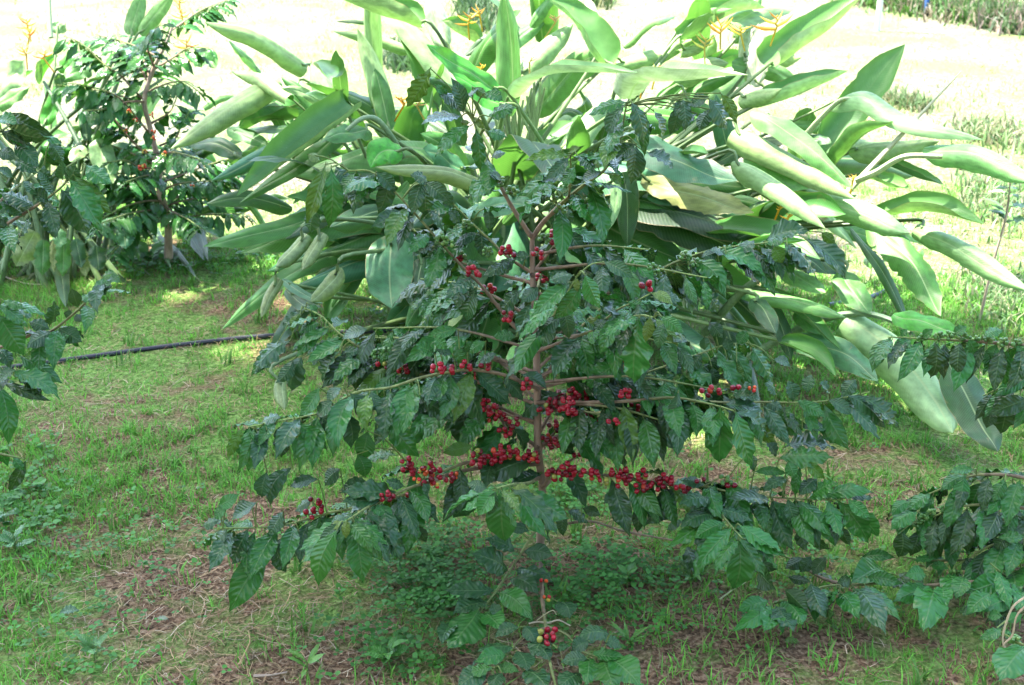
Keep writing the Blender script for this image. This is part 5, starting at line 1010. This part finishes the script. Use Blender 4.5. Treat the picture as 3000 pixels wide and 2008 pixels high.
lone_leaf(7, 410, 1100, 555, 1085, 80, (.09, .17, .10), 'grey green fallen leaf on the grass in the lower left')
lone_leaf(9, 690, 1280, 800, 1290, 60, (.12, .20, .03), 'yellow green fallen leaf on straw below the right foliage')
lone_leaf(7, 1080, 1130, 1160, 1145, 40, (.34, .36, .26), 'small pale dry leaf lying on the lower left ground')
def twig(pts, r, col, label, lift=.012, hang=None, name='twig'):
    p3 = []
    for i, p in enumerate(pts):
        u_, v_ = S(*p)
        if hang is None: g = P(u_, v_, y_ground(v_), 1.0); g[2] = float(ground_z(g[0], g[1]))+lift
        else: g = P(u_, v_, hang, .97)
        p3.append(g)
    mb = MB(); tube(mb, p3, r, col, 5, 30, lump=.4); o = mb.build(name, M_DRY, origin=p3[0]); o.location = p3[0].tolist(); tag(o, label, 'twig')
twig([(7, 1640, 1450), (7, 1690, 1350), (7, 1715, 1280), (7, 1705, 1210)], [.003, .0022, .0012], (.40, .29, .12), 'curved straw coloured twig on the bare soil at the lower middle left')
twig([(7, 1740, 1525), (7, 1850, 1520), (7, 1970, 1500)], [.004, .003, .0015], (.36, .28, .20), 'short pale twig lying at the very bottom left of the centre')
twig([(8, 1285, 1140), (8, 1350, 1130), (8, 1420, 1135), (8, 1490, 1118), (8, 1570, 1155)], [.0022, .0026, .0016], (.52, .45, .30), 'pale dry twig caught above the lowest red berries', hang=2.30)
twig([(8, 1340, 1120), (8, 1400, 1075), (8, 1450, 1050), (8, 1475, 1080)], [.0014, .001], (.45, .40, .22), 'thin bent straw hanging just over the pale dry twig', hang=2.29)
twig([(9, 2360, 950), (9, 2270, 1020), (9, 2220, 1130), (9, 2195, 1270), (9, 2260, 1370)], [.0028, .0024, .0016], (.50, .40, .24), 'long dry tendril hanging over the right edge foliage, outer of the two', hang=2.18, name='tendril')
twig([(9, 2370, 1000), (9, 2290, 1090), (9, 2260, 1220), (9, 2200, 1290), (9, 2240, 1360)], [.0024, .002, .0014], (.46, .34, .20), 'dry brownish tendril hanging inside the loop of the longer one', hang=2.17, name='tendril')
twig([(4, -20, 330), (4, 90, 380), (4, 200, 412), (4, 330, 415)], [.004, .003, .002], (.5, .44, .3), 'pale dry stalk lying on the grass at the left edge')
twig([(4, 850, 210), (4, 930, 270), (4, 1030, 350)], [.007, .005, .003], (.22, .26, .12), 'green cut stalk lying beside the left background trunk')
twig([(9, 250, 1010), (9, 330, 950), (9, 430, 890)], [.0025, .002, .001], (.33, .36, .17), 'thin pale straw leaning on the ground right of the bottom foliage', lift=.02)
# sapling on the sunlit right
g = P(*S(6, 2030, 650), y_ground(S(6, 2030, 650)[1]), 1.0); SP = tag(empty('sapling', g), 'thin bare stemmed sapling standing in the sunlit grass at the right', 'sapling')
sm = MB(); tube(sm, [g-[0, 0, .02], g+[.015, 0, .2], g+[.04, 0, .42], g+[.03, 0, .6]], [.006, .005, .004, .002], (.35, .27, .2), 6, 16); child(sm, 'trunk', M_BARK, SP)
for i in range(16):
    a = i*2.4; p0 = g+np.array([.035, 0, rng.uniform(.36, .6)]); d = nz([math.cos(a), math.sin(a), rng.uniform(-.2, .5)]); L_ = rng.uniform(.07, .12)
    mb = MB(); coffee_leaf(mb, p0, p0+d*L_, np.array([0, -.2, 1.]), L_*.38, np.array((.10, .22, .05)), 10, 5); child(mb, 'leaf', M_LEAF, SP)
